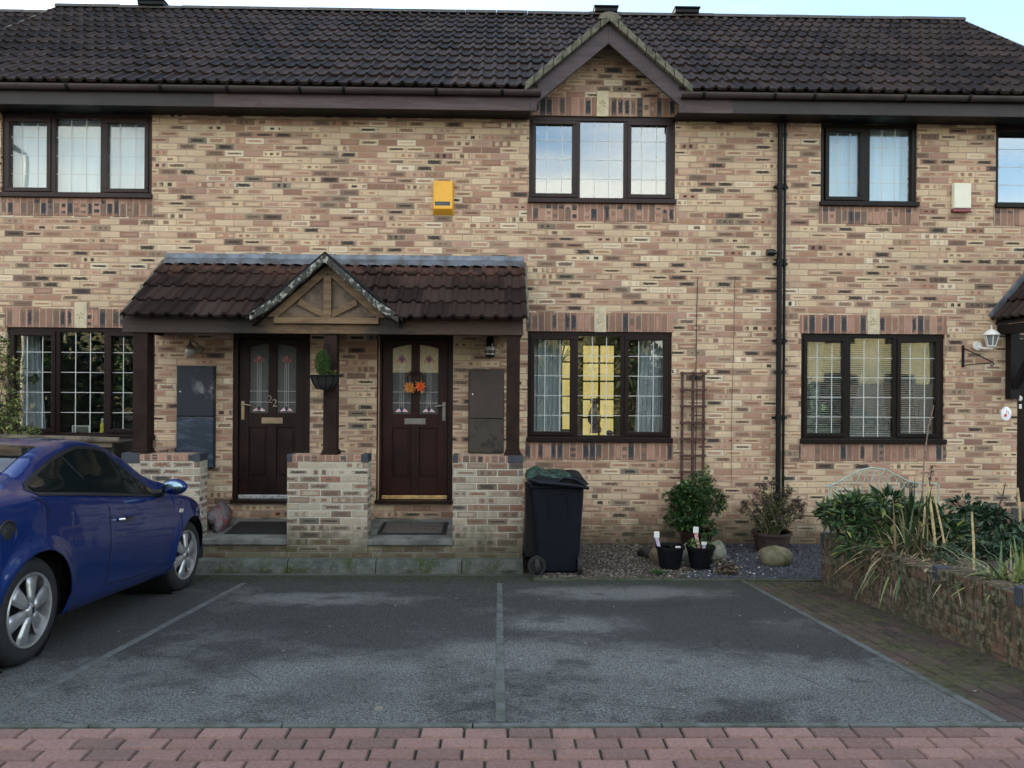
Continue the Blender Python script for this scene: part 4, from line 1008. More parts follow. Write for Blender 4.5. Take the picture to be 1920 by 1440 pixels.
def alarm2():
    a,e=wx(1783,372),wx(1815,372); z0,z1=wz(400,1800),wz(346,1800); t=thing('alarm_box','white alarm box with a red base beside the far right upper window','alarm box',((a+e)/2,0,z0))
    b=MB(); b.box(a,e,-.07,-.001,z0+.045,z1); b.build('case',simple('cream_plastic',(.68,.66,.54),.4,var=.05),t,bevel=.012)
    b=MB(); b.box(a-.006,e+.004,-.06,-.001,z0+.005,z0+.043); b.build('strobe',simple('dark_red_lens',(.16,.012,.014),.2),t,bevel=.006)
alarm2()
# house plaque, doorbell
def plaque():
    c=at(1887,776,-.01); t=thing('house_plaque','white oval house plaque with a red motif beneath the white lantern','plaque',(c.x,0,c.z))
    b=MB(); b.lathe([(.0,-.012),(.055,-.012),(.065,-.006),(.066,-.001)],(0,0,0),'y',24); b.v=[(c.x+x,y,c.z+z*1.32) for x,y,z in b.v]; b.build('plate',simple('glazed_white',(.75,.73,.76),.15),t,smooth=True)
    b=MB(); b.lathe([(.0,-.016),(.016,-.016),(.018,-.0125)],(c.x-.012,0,c.z-.018),'y',10); b.build('motif',simple('red_motif',(.5,.04,.05),.3),t)
    b=MB(); b.box(c.x-.004,c.x+.002,-.0145,-.0125,c.z+.0,c.z+.05); b.tube([(c.x+.012,-.014,c.z+.03),(c.x+.028,-.014,c.z+.035),(c.x+.022,-.014,c.z+.008),(c.x+.034,-.014,c.z-.004)],.0035,5); b.build('numeral',simple('grey_numeral',(.25,.26,.34),.4),t)
    for py_,nm in((746,'round'),(762,'oblong')):
        p=at(1914,py_,-.01); 
    p=at(1912,747,0); q=thing('doorbell','small white bell push on the edge of the far right doorway','doorbell',(p.x,0,p.z))
    b=MB(); b.lathe([(.0,-.022),(.02,-.02),(.026,-.001)],(p.x,0,p.z),'y',14); b.v=[(x,y,p.z+(z-p.z)*1.4) for x,y,z in b.v]; b.build('cover',M['white_plastic'],q,smooth=True)
    b=MB(); b.box(p.x-.014,p.x+.014,-.018,-.001,p.z-.125,p.z-.07); b.build('button_plate',M['white_plastic'],q,bevel=.003)
plaque()
def bracket():
    p=at(1805,668,0); t=thing('basket_bracket','empty black iron hanging basket bracket between the right window and the lantern','bracket',(p.x,0,p.z)); m=M['black_plastic']
    b=MB(); b.box(p.x-.014,p.x+.014,-.012,-.001,p.z-.13,p.z+.13); b.build('back_plate',m,t)
    e=(p.x+.17,-.30,p.z-.08)
    b=MB(); b.tube([(p.x,-.01,p.z+.10),e],.007,6); b.tube([(p.x,-.01,p.z-.11),(p.x+.16,-.29,p.z-.085)],.006,6); b.tube([e,(e[0]+.01,e[1],e[2]-.03),(e[0]-.01,e[1],e[2]-.045),(e[0]-.03,e[1],e[2]-.03)],.006,6); b.build('arm',m,t)
bracket()
# drainpipes
def pipe(label,px0,py0,px1,py1,r,Y):
    a=at(px0,py0,Y); e=at(px1,py1,Y); x=(a.x+e.x)/2; t=thing('drainpipe',label,'drainpipe',(x,Y,0.02),'drainpipes')
    b=MB(); b.tube([(x,Y,.02),(x,Y,SOF)],r,12); b.build('pipe',M['black_plastic'],t,smooth=True)
    z=.6
    while z<SOF:
        b=MB(); b.lathe([(r+.001,-.03),(r+.008,-.028),(r+.008,.028),(r+.001,.03)],(x,Y,z),'z',12); b.box(x-r-.03,x+r+.03,Y+.01,-.001,z-.012,z+.012); b.build('pipe_clip',M['black_plastic'],t); z+=.92
pipe('thicker left drainpipe of the pair running down the facade',1464,300,1458,800,.030,-.06)
pipe('thinner right drainpipe of the pair running down the facade',1473,300,1468,800,.015,-.035)
def camera_():
    p=at(1447,474,-.08); t=thing('security_light','small black spotlight on a short arm left of the drainpipes','light',(p.x,0,p.z))
    b=MB(); b.lathe([(.0,-.06),(.04,-.055),(.045,.02),(.03,.05),(.0,.055)],(p.x-.01,-.09,p.z),'x',14); b.build('lamp_head',M['gloss_black'],t,smooth=True)
    b=MB(); b.tube([(p.x+.03,-.09,p.z),(p.x+.10,-.07,p.z-.005),(p.x+.11,-.02,p.z-.06)],.014,8); b.build('arm',M['black_plastic'],t,smooth=True)
camera_()
# cables
def cable(label,pts,r=.004):
    P=[at(a,c,-.012) for a,c in pts]; b=MB(); b.tube(P,r,5); o=b.build('wall_cable',M['black_plastic']); o['dummy']=0; del o['dummy']; tag(o,label,'cable','cables on the wall'); return o
cable('thin black cable running down to the trellis',[(1308,520),(1306,600),(1305,700),(1307,720),(1303,908)])
cable('faint grey cable right of the trellis',[(1378,520),(1375,660),(1372,760),(1371,905)],.0022)
# trellis
def trellis():
    a,e=at(1279,800,-.05).x,at(1319,800,-.05).x; z1=at(1299,697,-.05).z; z0=.25
    t=thing('trellis','narrow reddish brown wooden trellis standing against the brick wall','trellis',((a+e)/2,-.05,z0)); m=simple('trellis_wood',(.055,.022,.016),.7,var=.3,scale=12)
    for x in(a,(a+e)/2,e): b=MB(); b.box(x-.015,x+.015,-.055,-.035,z0,z1); b.build('upright',m,t)
    z=z1-.02
    while z>z0+.1:
        b=MB(); b.box(a-.03,e+.03,-.072,-.0555,z-.014,z+.014); b.build('slat',m,t); z-=.196
trellis()
# wreath
def wreath():
    p=at(779,715,-.02); t=thing('wreath','dark twig wreath with orange flowers hanging on the stained door','wreath',(p.x,-.02,p.z)); r_=random.Random(8)
    b=MB()
    for k in range(9):
        R_=.10+r_.uniform(-.012,.012); ph=r_.random()*6; pts=[(p.x+R_*math.cos(i*math.tau/24)*(1+.05*math.sin(3*i*math.tau/24+ph)),-.03+.014*math.sin(i*.9+ph),p.z+.02+R_*math.sin(i*math.tau/24)*(1+.05*math.cos(2*i*math.tau/24+ph))) for i in range(25)]
        b.tube(pts,.004,4,cap=False)
    b.build('twig_ring',simple('twigs',(.045,.022,.014),.8),t)
    for dx,dz,c,nm in((-.065,-.075,(.62,.24,.05),'tan'),(.065,-.06,(.75,.12,.02),'orange')):
        f=MB(); c0=Vector((p.x+dx,-.055,p.z+dz))
        for ring,(n,L,tilt) in enumerate(((9,.075,.25),(8,.055,.7),(6,.035,1.3))):
            for k in range(n):
                a=k*math.tau/n+ring*.4; d=Vector((math.cos(a),-tilt,math.sin(a))); f.leaf(c0,d,(0,-1,0),L,.032,0,None,-.1)
        f.build('flower',simple('flower_'+nm,c,.6,var=.35,scale=40),t)
    f=MB()
    for k in range(22):
        c0=Vector((p.x+r_.uniform(-.12,.12),-.045,p.z-.075+r_.uniform(-.04,.04))); f.leaf(c0,(r_.uniform(-1,1),-.4,r_.uniform(-1,1)),(0,-1,0),.06,.022,0,None,0)
    f.build('leaves',simple('autumn_leaf',(.40,.17,.05),.7,col2=(.45,.30,.10),scale=30),t)
wreath()
# half basket on the middle post
def basket():
    x=(posts[1][0]+posts[1][1])/2; Y=YP-.02; p=at(609,705,Y-.08); z=p.z; x=p.x-.005
    t=thing('wall_basket','black half basket holding a small clipped conifer on the middle porch post','planter',(x,Y,z-.12)); m=M['black_plastic']
    b=MB(); b.lathe([(.03,-.15),(.08,-.13),(.12,-.08),(.148,0),(.158,.006),(.15,-.002)],(x,Y-.06,z),'z',20); b.build('basket',simple('woven_basket',(.022,.020,.020),.8,var=.4,scale=60,bump=1,bscale=90),t,smooth=True)
    b=MB(); b.lathe([(.158,.0),(.162,.006),(.158,.012),(.150,.006)],(x,Y-.06,z),'z',20)
    for k in range(10):
        a=k*math.tau/10; b.tube([(x+.156*math.cos(a),Y-.06+.156*math.sin(a),z+.005),(x+.126*math.cos(a),Y-.06+.126*math.sin(a),z-.08),(x+.085*math.cos(a),Y-.06+.085*math.sin(a),z-.135)],.004,4)
    b.build('basket_rim',M['black_plastic'],t)
    b=MB(); b.tube([(x,Y+.03,z+.0),(x,Y+.03,z+.36)],.008,6); b.tube([(x,Y+.02,z+.34),(x,Y-.06,z+.33),(x+.01,Y-.08,z+.30)],.008,6); b.build('bracket',m,t)
    s=MB(); s.lathe([(.0,.0),(.14,.0)],(x,Y-.06,z-.02),'z',16); s.build('compost',M['soil'],t)
    r_=random.Random(2); f=MB()
    for k in range(1500):
        u=r_.uniform(-1,1); a=r_.uniform(0,6.28); q=r_.random()**.4; h=.125; R_=.078*math.sqrt(max(0,1-u*u))*q
        c0=Vector((x-.02+R_*math.cos(a),Y-.07+R_*math.sin(a),z+.125+h*u)); d=Vector((math.cos(a)*.5+r_.gauss(0,.3),math.sin(a)*.5+r_.gauss(0,.3),.8)); f.leaf(c0,d,(math.cos(a),math.sin(a),0),.034,.009,0,r_.uniform(.2,.9)*(.5+.5*q),0)
    f.build('conifer',M['leaf'],t,tone=True)
    f=MB()
    for k in range(90):
        a=r_.uniform(0,6.28); c0=Vector((x+r_.uniform(-.02,.13)*1,Y-.06+r_.uniform(-.12,.06),z+r_.uniform(.0,.05))); f.leaf(c0,(math.cos(a),math.sin(a),r_.uniform(-.2,.8)),(0,0,1),.045,.026,0,r_.random(),.2)
    f.build('trailing_leaves',M['leaf_var'],t,tone=True)
basket()
def bag():
    p=at(400,960,-.62); t=thing('plastic_bag','crumpled red and pale plastic bag beside the left brick pier','bag',(p.x,-.6,zf+.03)); t2=NT('printed_bag'); P=t2.pos(); n=t2.noise(P,14,3)
    c=t2.mix(t2.ss(n,.50,.56),(.12,.105,.115),(.16,.055,.06)); t2.pbsdf(c,.35,0,t2.bump(t2.noise(P,30,4),.8,.02),.5)
    b=MB(); b.rock((p.x-.01,-.42,zf+.13),.10,.22,.19,6,rough=.30); b.build('bag_body',t2.mat,t,smooth='full')
bag()
# ------------ right hand canopy
def canopy():
    W=at(1866,603,0); xe=W.x; ze=W.z+.01; D_=.78; t=thing('door_canopy','dark gabled door canopy with lead flashing, cut by the right side of the picture','canopy',(xe,0,ze)); m=simple('black_timber',(.009,.0075,.008),.6,spec=.2)
    pit=math.atan(1.15); Ls=1.10; c,s=math.cos(pit),math.sin(pit)
    rt=tiles('roof',0,D_,xe-.03,ze+.0,pit,Ls,M['tile_porch'],t,gauge=.2750,seed=12)
    rt.data.transform(Matrix(((0,1,0,0),(-1,0,0,0),(0,0,1,0),(0,0,0,1))))
    b=MB(); b.prism([(xe,ze-.02),(xe+Ls*c,ze-.02+Ls*s),(xe+Ls*c,ze-.05+Ls*s),(xe,ze-.05)],'y',-D_,-.001); b.build('roof_boarding',m,t)
    b=MB(); w_=.085; b.prism([(xe-.05,ze+.03),(xe-.05+Ls*c,ze+.03+Ls*s),(xe-.05+Ls*c-w_*s,ze+.03+Ls*s+w_*c),(xe-.05-w_*s*.6,ze+.03+w_*c*.8)],'y',-.028,-.001); b.build('flashing',M['leadsheet'],t,bevel=.004)
    xw=at(1893,700,0).x
    b=MB(); b.box(xe+.02,xe+.09,-D_+.02,-.001,ze-.17,ze-.055); b.build('beam',m,t,bevel=.005)
    b=MB(); b.box(xw-.055,xw+.055,-.10,-.001,wz(748,1900),ze-.06); b.build('wall_post',m,t,bevel=.004)
    b=MB(); a=Vector((xw,-.10,wz(735,1900)+.06)); e=Vector((xw,-.62,ze-.10)); b.bar(a,e,.07,.07,(1,0,0)); b.build('brace',m,t,bevel=.004)
canopy()
# ---------------------------------------------------------------- beds
b=MB(); x0,x1=.36,4.2; 
ye=-1.56
b.add([(x0,ye,gz(ye)+.012),(x1,ye,gz(ye)+.012),(x1,-.6,-.02),(x0,-.6,-.02),(x1,-.001,.0),(x0,-.001,.0)],[(0,1,2,3),(3,2,4,5)])
tag(b.build('gravel_bed',M['gravel_bed']),kind='structure')
b=MB(); b.box(.36,3.25,ye-.05,ye,gz(ye)-.05,gz(ye)+.022); tag(b.build('bed_edging',simple('mossy_edging',(.055,.062,.045),.95,col2=(.03,.04,.018),scale=8,bump=.6),bevel=.008),kind='structure')
def bz(y): return gz(ye)+.012+(-.02-gz(ye)-.012)*(y-ye)/(-.6-ye) if y<-.6 else -.02+.02*(y+.6)/.6
def pebbles(name,x0,x1,n,mat,seed,s=(.006,.018),mask=None,tone=True):
    r_=random.Random(seed); b=MB()
    for _ in range(n):
        x=r_.uniform(x0,x1); y=r_.uniform(ye+.02,-.02); q=r_.uniform(*s); z=bz(y); a=r_.uniform(0,3.1); ca,sa=math.cos(a),math.sin(a)
        if mask and not mask(x,y): continue
        pts=[(1,0,0),(0,.7,0),(-1,0,0),(0,-.7,0),(r_.uniform(-.3,.3),r_.uniform(-.2,.2),.6)]
        b.add([(x+q*(p*ca-w_*sa),y+q*(p*sa+w_*ca),z+q*h+.001) for p,w_,h in pts],[(0,1,4),(1,2,4),(2,3,4),(3,0,4)],0,r_.random())
    return tag(b.build(name,mat,tone=tone),kind='stuff')
gm=leafmat('gravel_stones',(.028,.021,.017),(.085,.066,.052),(.20,.17,.14)); sm=leafmat('slate_chips',(.014,.015,.022),(.034,.037,.050),(.062,.066,.085))
pebbles('gravel',.45,2.9,6500,gm,1,mask=lambda x,y: x<2.05+.25*math.sin(y*5))
pebbles('slate_chippings',1.9,4.1,8500,sm,2,s=(.008,.026),mask=lambda x,y: x>2.05+.25*math.sin(y*5))
pebbles('white_pebbles',1.7,3.1,90,leafmat('white_pebble',(.30,.28,.26),(.5,.48,.45)),3,s=(.010,.022))
def grass(name,pts,n,seed,L=(.03,.08),spread=.05,mat=None,mz=gz):
    r_=random.Random(seed); b=MB()
    for _ in range(n):
        px0,py0=r_.choice(pts); x=px0+r_.gauss(0,spread); y=py0+r_.gauss(0,spread*.4); a=r_.uniform(0,6.28); l=r_.uniform(*L)
        b.blade((x,y,mz(y)+.0),(math.cos(a)*.6,math.sin(a)*.6,1),l,.006,r_.uniform(.5,1.5),3,0,r_.random())
    return tag(b.build(name,mat or M['phorm'],tone=True),kind='stuff')
mossm=leafmat('moss_tuft',(.018,.030,.010),(.045,.065,.018),(.10,.13,.03))
r0=random.Random(5)
grass('grass_tufts',[(r0.uniform(.4,1.7),ye+r0.uniform(-.04,.06)) for _ in range(16)],420,1,(.02,.06),.04,mossm)
grass('kerb_weeds',[(px_(300+r0.uniform(0,680),1083,-1.0),-1.03) for _ in range(14)],260,2,(.012,.04),.05,mossm)
grass('path_moss',[(r0.uniform(XR+.1,3.1),r0.uniform(-4.6,-1.6)) for _ in range(40)],900,3,(.006,.018),.08,mossm)
# litter of tiny leaves and specks on the ground
b=MB(); r_=random.Random(6)
for _ in range(75):
    x=r_.uniform(-4,3.0); y=r_.uniform(-5.3,-1.7); q=r_.uniform(.005,.014); a=r_.uniform(0,6.28)
    b.add([(x+q*math.cos(a+k*1.57),y+q*.6*math.sin(a+k*1.57),gz(y)+.006+.002*(k%2)) for k in range(4)],[(0,1,2,3)],0,r_.random())
tag(b.build('leaf_litter',leafmat('pale_litter',(.13,.11,.08),(.30,.28,.22)),tone=True),kind='stuff')
# drain cap on the tarmac
p=onground(710,1330); b=MB(); b.lathe([(.016,.004),(.021,.008),(.024,.002)],(p.x,p.y,gz(p.y)),'z',16); o=b.build('metal_ring',simple('pale_ring',(.13,.12,.10),.6),smooth=True); tag(o,'tiny pale metal ring lying on the tarmac near the paving','ring')

# ---------------------------------------------------------------- leaf clumps
def crown(b,c,rx,ry,rz,n,L,W_,seed,mi=0,lumps=7,tone=(0,1),hollow=.45,up=.3):
    r_=random.Random(seed); c=Vector(c)
    ls=[(Vector((r_.gauss(0,.5)*rx,r_.gauss(0,.5)*ry,r_.gauss(0,.45)*rz)),r_.uniform(.38,.62)) for _ in range(lumps)]
    for _ in range(n):
        o,s=r_.choice(ls); v=Vector((r_.gauss(0,1),r_.gauss(0,1),r_.gauss(0,1))).normalized(); q=hollow+(1-hollow)*r_.random()**.6
        p=c+o+Vector((v.x*rx,v.y*ry,v.z*rz))*s*q
        d=(v+Vector((r_.gauss(0,.4),r_.gauss(0,.4),r_.gauss(0,.4)+up))).normalized()
        l=L*r_.uniform(.4,1.45); b.leaf(p,d,(r_.gauss(0,.5),r_.gauss(0,.5),1),l,W_*l/L,mi,min(1,max(0,r_.gauss((tone[0]+tone[1])/2,.25*(tone[1]-tone[0])+.12))),.15)
def stems(b,base,tops,r=.006,mi=0):
    base=Vector(base)
    for t in tops:
        t=Vector(t); m=(base+t)/2+Vector((rnd.uniform(-.03,.03),rnd.uniform(-.03,.03),.03)); b.tube([base,m,t],[r,r*.7,r*.35],5,mi)
def pot(label,cx,cy,z,r0_,r1_,h,mat,name='flower_pot'):
    t=thing(name,label,'plant pot',(cx,cy,z)); b=MB()
    b.lathe([(.0,.0),(r0_,.0),(r1_*.97,h*.86),(r1_*1.05,h*.87),(r1_*1.06,h),(r1_*.95,h),(r1_*.93,h*.85)],(cx,cy,z),'z',22); b.build('pot',mat,t,smooth=True)
    b=MB(); b.lathe([(.0,.0),(r1_*.93,.0)],(cx,cy,z+h*.86),'z',18); b.build('compost',M['soil'],t); return t
# bright green shrub
c=at(1308,1015,-.42); z=bz(-.42)
t=pot('dark brown pot with a bushy green shrub at the foot of the trellis',c.x-.02,-.42,z,.15,.19,.26,simple('brown_glazed_pot',(.030,.014,.011),.3,var=.3,scale=10))
sb=MB(); top=at(1306,945,-.42); crown(sb,(top.x,-.42,top.z),.32,.26,.24,5200,.042,.020,21,lumps=16,hollow=.3,tone=(0,.75)); crown(sb,at(1300,985,-.45),.22,.2,.14,1500,.045,.022,27,lumps=7,tone=(0,.5))
crown(sb,at(1323,908,-.42),.05,.05,.10,130,.045,.018,22,lumps=3,tone=(.8,1.2)); crown(sb,at(1272,935,-.42),.10,.10,.08,300,.045,.02,25,lumps=3,tone=(0,.6)); crown(sb,at(1348,935,-.42),.08,.10,.10,300,.045,.02,26,lumps=3,tone=(0,.6))
sb.build('shrub_foliage',M['leaf_box'],t,tone=True)
sb=MB(); r_=random.Random(4); stems(sb,(c.x-.02,-.42,z+.2),[(top.x+r_.uniform(-.3,.3),-.42+r_.uniform(-.15,.15),top.z+r_.uniform(-.1,.22)) for _ in range(16)]); sb.build('shrub_stems',M['stem'],t)
# dried hydrangea
c=at(1447,1028,-.38); z=bz(-.38)
t=pot('wide brown pot with a faded winter hydrangea beneath the drainpipes',c.x,-.38,z,.17,.215,.24,simple('brown_pot',(.036,.022,.018),.6,var=.3,scale=10))
hs=MB(); hd=MB(); hl=MB(); r_=random.Random(12)
for k in range(64):
    a=r_.uniform(0,6.28); q=r_.random()**.5; tx=c.x+.40*q*math.cos(a); ty=-.40+.24*q*math.sin(a); tz=z+.30+.46*(1-.55*q*q)+r_.uniform(-.18,.06)
    base=(c.x+r_.uniform(-.1,.1),-.38+r_.uniform(-.06,.06),z+.18); hs.tube([base,((base[0]+tx)/2,(base[1]+ty)/2,(base[2]+tz)/2+.03),(tx,ty,tz)],[.005,.004,.003],4)
    if k<46:
        for _ in range(46):
            v=Vector((r_.gauss(0,1),r_.gauss(0,1),r_.gauss(0,.45))).normalized(); hd.leaf(Vector((tx,ty,tz))+v*.038*r_.random(),v,(0,0,1),.026,.020,0,r_.uniform(0,.8),.1)
    for _ in range(16):
        u=r_.uniform(.25,.95); p=Vector(base).lerp(Vector((tx,ty,tz)),u); v=Vector((r_.gauss(0,1),r_.gauss(0,1),r_.gauss(0,.5))).normalized(); hl.leaf(p,v,(0,0,1),.05,.026,0,r_.random(),.3)
hs.build('stems',M['stem_green'],t); hd.build('flower_heads',M['dried'],t,tone=True); hl.build('leaves',leafmat('olive_leaf',(.05,.05,.028),(.11,.105,.055),(.19,.18,.09)),t,tone=True)
# tall tuft at the pipe
hx=at(1458,915,-.2)
# black nursery pots
def plantlabel(parent,p,dx,h,col):
    b=MB(); x,y,z=p
    b.prism([(x-.012,z),(x+.012,z),(x+.020+dx,z+h*.75),(x-.020+dx,z+h*.75)],'y',y,y+.002); b.build('plant_label',col,parent)
    b=MB(); b.box(x-.028+dx,x+.028+dx,y-.0015,y+.0015,z+h*.75,z+h); b.build('plant_label',M['white_plastic'],parent)
lp=simple('pink_label',(.50,.13,.16),.5,col2=(.6,.45,.45),scale=30); ll_=simple('lilac_label',(.34,.26,.42),.5,col2=(.55,.5,.6),scale=30)
def nurs(label,px,seed,leafy):
    c=at(px,1072,-1.10); z=bz(-1.10); t=pot(label,c.x,-1.10,z,.105,.145,.235,M['black_plastic'],'nursery_pot'); t['group']='black nursery pots'
    r_=random.Random(seed); b=MB()
    if leafy:
        crown(b,(c.x-.07,-1.10,z+.25),.05,.05,.05,80,.045,.02,seed,tone=(.7,1.1)); crown(b,(c.x+.08,-1.10,z+.245),.055,.05,.045,380,.024,.008,seed+1,tone=(0,.7)); b.build('seedlings',M['leaf'],t,tone=True)
        plantlabel(t,(c.x-.02,-1.14,z+.18),-.04,.26,lp); plantlabel(t,(c.x+.01,-1.17,z+.17),0.01,.12,ll_)
    else:
        for k in range(14): b.blade((c.x+r_.uniform(-.08,.08),-1.1+r_.uniform(-.06,.06),z+.2),(r_.gauss(0,.6),r_.gauss(0,.6),.6),.08,.008,1.2,4,0,r_.random())
        b.build('dry_stalks',M['straw'],t,tone=True)
        plantlabel(t,(c.x-.10,-1.14,z+.13),-.05,.26,ll_); plantlabel(t,(c.x+.07,-1.16,z+.17),0.0,.07,ll_)
nurs('left black nursery pot, holding lilac tags and bare soil',1256,31,False); nurs('right black nursery pot with a tall pink tag and green seedlings',1313,33,True)
# rocks
def rock(label,px,py,Y,sx,sy,sz,mat,seed,grpn='rocks in the gravel bed',rg=.12):
    p=at(px,py,Y); z=bz(Y) if Y>ye else gz(Y); b=MB(); b.rock((p.x,Y,z+sz*.62),sx,sy,sz,seed,rough=rg); o=b.build('rock',mat,smooth='full'); tag(o,label,'rock',grpn); return o
mr=simple('mossy_sandstone',(.17,.145,.095),.9,col2=(.075,.08,.035),scale=7,bump=.5,bscale=40)
wr=simple('pale_limestone',(.22,.22,.18),.9,col2=(.10,.11,.07),scale=9,bump=.6,bscale=30)
rock('rounded mossy boulder on the blue slate chippings',1456,1040,-.95,.19,.13,.125,mr,3)
rock('pale craggy stone right of the nursery pots',1345,1040,-.85,.10,.11,.14,wr,8,rg=.22)
rock('low tan stone half hidden behind the left nursery pot',1236,1042,-.80,.10,.09,.11,simple('tan_stone',(.17,.135,.08),.9,col2=(.09,.08,.05),scale=12,bump=.4),5)
rock('small pale stone between the two nursery pots',1287,1055,-.80,.06,.06,.12,wr,9)
rock('dark craggy lump of bark beside the tan stone',1212,1035,-.62,.08,.06,.07,simple('bark_lump',(.018,.015,.014),.9,bump=.6),15,rg=.3)
# heap of pine cones / dead leaves
b=MB(); r_=random.Random(17); p=at(1363,1075,-1.32)
for k in range(240):
    v=Vector((r_.gauss(0,.055),r_.gauss(0,.05),abs(r_.gauss(0,.06)))); b.leaf((p.x+v.x,-1.32+v.y,bz(-1.32)+v.z),(r_.gauss(0,1),r_.gauss(0,1),r_.gauss(0,.6)),(0,0,1),.045,.032,0,r_.random(),.3)
o=b.build('dead_leaf_heap',leafmat('dead_leaf',(.06,.045,.028),(.13,.10,.062),(.26,.22,.15)),tone=True); tag(o,'small heap of brown dead leaves at the corner of the path',"leaf heap")
b=MB(); r_=random.Random(19); p=at(1235,1088,-1.35)
for k in range(34): a=r_.uniform(0,6.28); b.blade((p.x+r_.gauss(0,.03),-1.35+r_.gauss(0,.02),bz(-1.35)),(math.cos(a)*.8,math.sin(a)*.8,.9),.10,.016,1.0,4,0,r_.random()*.6)
o=b.build('weed',M['leaf'],tone=True); tag(o,'small green weed tuft before the left nursery pot','weed')

# ---------------------------------------------------------------- wheelie bin
def bin_():
    Yf=-1.38; xl=at(1010,1066,Yf).x; xr=at(1085,1066,Yf).x; z0=gz(Yf)+.02; zt=at(1050,908,Yf).z
    xtl=at(998,908,Yf).x; xtr=at(1096,908,Yf).x; D=.62
    t=thing('wheelie_bin','dark navy wheelie bin with green netting bunched over its lid, right of the porch','bin',((xl+xr)/2,Yf+D/2,z0))
    m=simple('bin_plastic',(.0045,.006,.011),.48,var=.15,scale=3,bump=.08,bscale=150,spec=.2)
    b=MB(); w0=xr-xl; 
    vs=[(xl,Yf+.03,z0+.01),(xr,Yf+.03,z0+.01),(xr,Yf+D-.08,z0+.01),(xl,Yf+D-.08,z0+.01),(xtl,Yf,zt),(xtr,Yf,zt),(xtr,Yf+D,zt),(xtl,Yf+D,zt)]
    b.add(vs,[(0,3,2,1),(0,1,5,4),(1,2,6,5),(2,3,7,6),(3,0,4,7),(4,5,6,7)]); B=b.build('bin_body',m,t,bevel=.03)
    xd=at(985,1000,Yf+.2).x; b=MB(); b.box(xd,xl+.02,Yf+.10,Yf+D-.10,z0+.16,zt-.04); b.build('recess_shade',M['black_plastic'],t,bevel=.01)  # dark box added for the shaded recess between bin and pier
    b=MB(); 
    def fp(u,v): 
        xa=xl+(xtl-xl)*v; xb_=xr+(xtr-xr)*v; return (xa+(xb_-xa)*u, Yf+.03*(1-v)-.004, z0+(zt-z0)*v)
    path=[fp(.30,.62),fp(.30,.86),fp(.36,.895),fp(.64,.895),fp(.70,.86),fp(.70,.62)]; b.tube(path,.007,6); b.build('front_rib',m,B)
    b=MB(); b.box(xtl-.02,xtr+.02,Yf-.025,Yf+D+.02,zt-.045,zt); b.build('rim',m,B,bevel=.012)
    # lid: domed, front lip with handle slot
    n=14; k=10; X0,X1=xtl-.05,xtr+.035; vs=[];fs=[]
    for j in range(k+1):
        v=j/k; y=Yf-.055+(D+.06)*v
        for i in range(n+1):
            u=i/n; x=X0+(X1-X0)*u; e=(1-(2*u-1)**6)*(1-(2*v-1)**6)
            vs.append((x,y,zt+.012+.085*e**.5*(.55+.45*v)+.012*math.sin(u*9)*e))
    for j in range(k):
        for i in range(n): a=j*(n+1)+i; fs.append((a,a+1,a+n+2,a+n+1))
    b=MB(); b.add(vs,fs); L_=b.build('lid',m,t,smooth='full'); so=L_.modifiers.new('s','SOLIDIFY'); so.thickness=.012
    b=MB(); xm=(X0+X1)/2
    # lip sagging bar at the front
    b.tube([(X0+.01,Yf-.06,zt+.055),(X0+.12,Yf-.075,zt+.025),(xm,Yf-.08,zt+.012),(X1-.12,Yf-.078,zt-.005),(X1-.0,Yf-.06,zt-.03)],[.02,.024,.026,.024,.018],10)
    b.tube([(xm-.02,Yf-.075,zt+.03),(xm+.06,Yf-.085,zt+.075),(X1-.14,Yf-.085,zt+.062),(X1-.03,Yf-.07,zt-.005)],.014,8)
    b.build('lid_handle',m,t,smooth=True)
    b=MB(); b.rock((xm+.11,Yf-.055,zt+.042),.125,.02,.026,1,rough=.02); b.build('grip_hole_shade',simple('grip_shadow',(.003,.003,.004),.9),t,smooth='full')  # solid dark lump painted as the shade inside the grip slot
    # green netting bunched on top
    r_=random.Random(3); nv=[];nf=[]; nx_,ny_=30,16
    for j in range(ny_+1):
        for i in range(nx_+1):
            u=i/nx_; v=j/ny_; e=(max(0,1-(2*u-1)**4)*max(0,1-(2*v-1)**4))**.35
            nv.append((X0-.01+(X1-X0-.06)*u+r_.uniform(-.008,.008),Yf+.05+(D-.03)*v,zt+.03+.085*e*(.75+.25*math.cos(u*4.2))+.018*math.sin(u*17+v*5)*e+.012*math.sin(v*23+u*9)+r_.uniform(-.007,.007)))
    for j in range(ny_):
        for i in range(nx_): a=j*(nx_+1)+i; nf.append((a,a+1,a+nx_+2,a+nx_+1))
    b=MB(); b.add(nv,nf)
    nm=simple('green_netting',(.025,.075,.052),.8,col2=(.006,.012,.010),scale=22,lo=.42,hi=.6,bump=1.0,bscale=160)
    o=b.build('green_netting',nm,smooth='full'); tag(o,'crumpled dark green netting lying over the bin lid','netting')
    for x_ in(xl+.0,):
        for xx in(xl-.015,xr-.02):
            b=MB(); wy=Yf+.04; b.lathe([(.0,-.02),(.03,-.024),(.045,-.016),(.070,-.018),(.098,-.022),(.104,-.01),(.104,.02),(.0,.025)],(xx if xx<xr-.1 else xx+.03,wy,z0+.085),'x',24)
            b.build('wheel',M['rubber'],t,smooth=True)
    # second wheel face towards the camera: wheels sit on the left side axle
    b=MB(); wx_=at(1007,1052,Yf-.03); b.lathe([(.0,-.012),(.022,-.016),(.03,-.006),(.055,-.004),(.062,-.016),(.088,-.018),(.095,-.006),(.095,.03),(.0,.03)],(wx_.x,Yf-.0,z0+.09),'y',26); b.build('wheel',M['rubber'],t,smooth=True)
bin_()

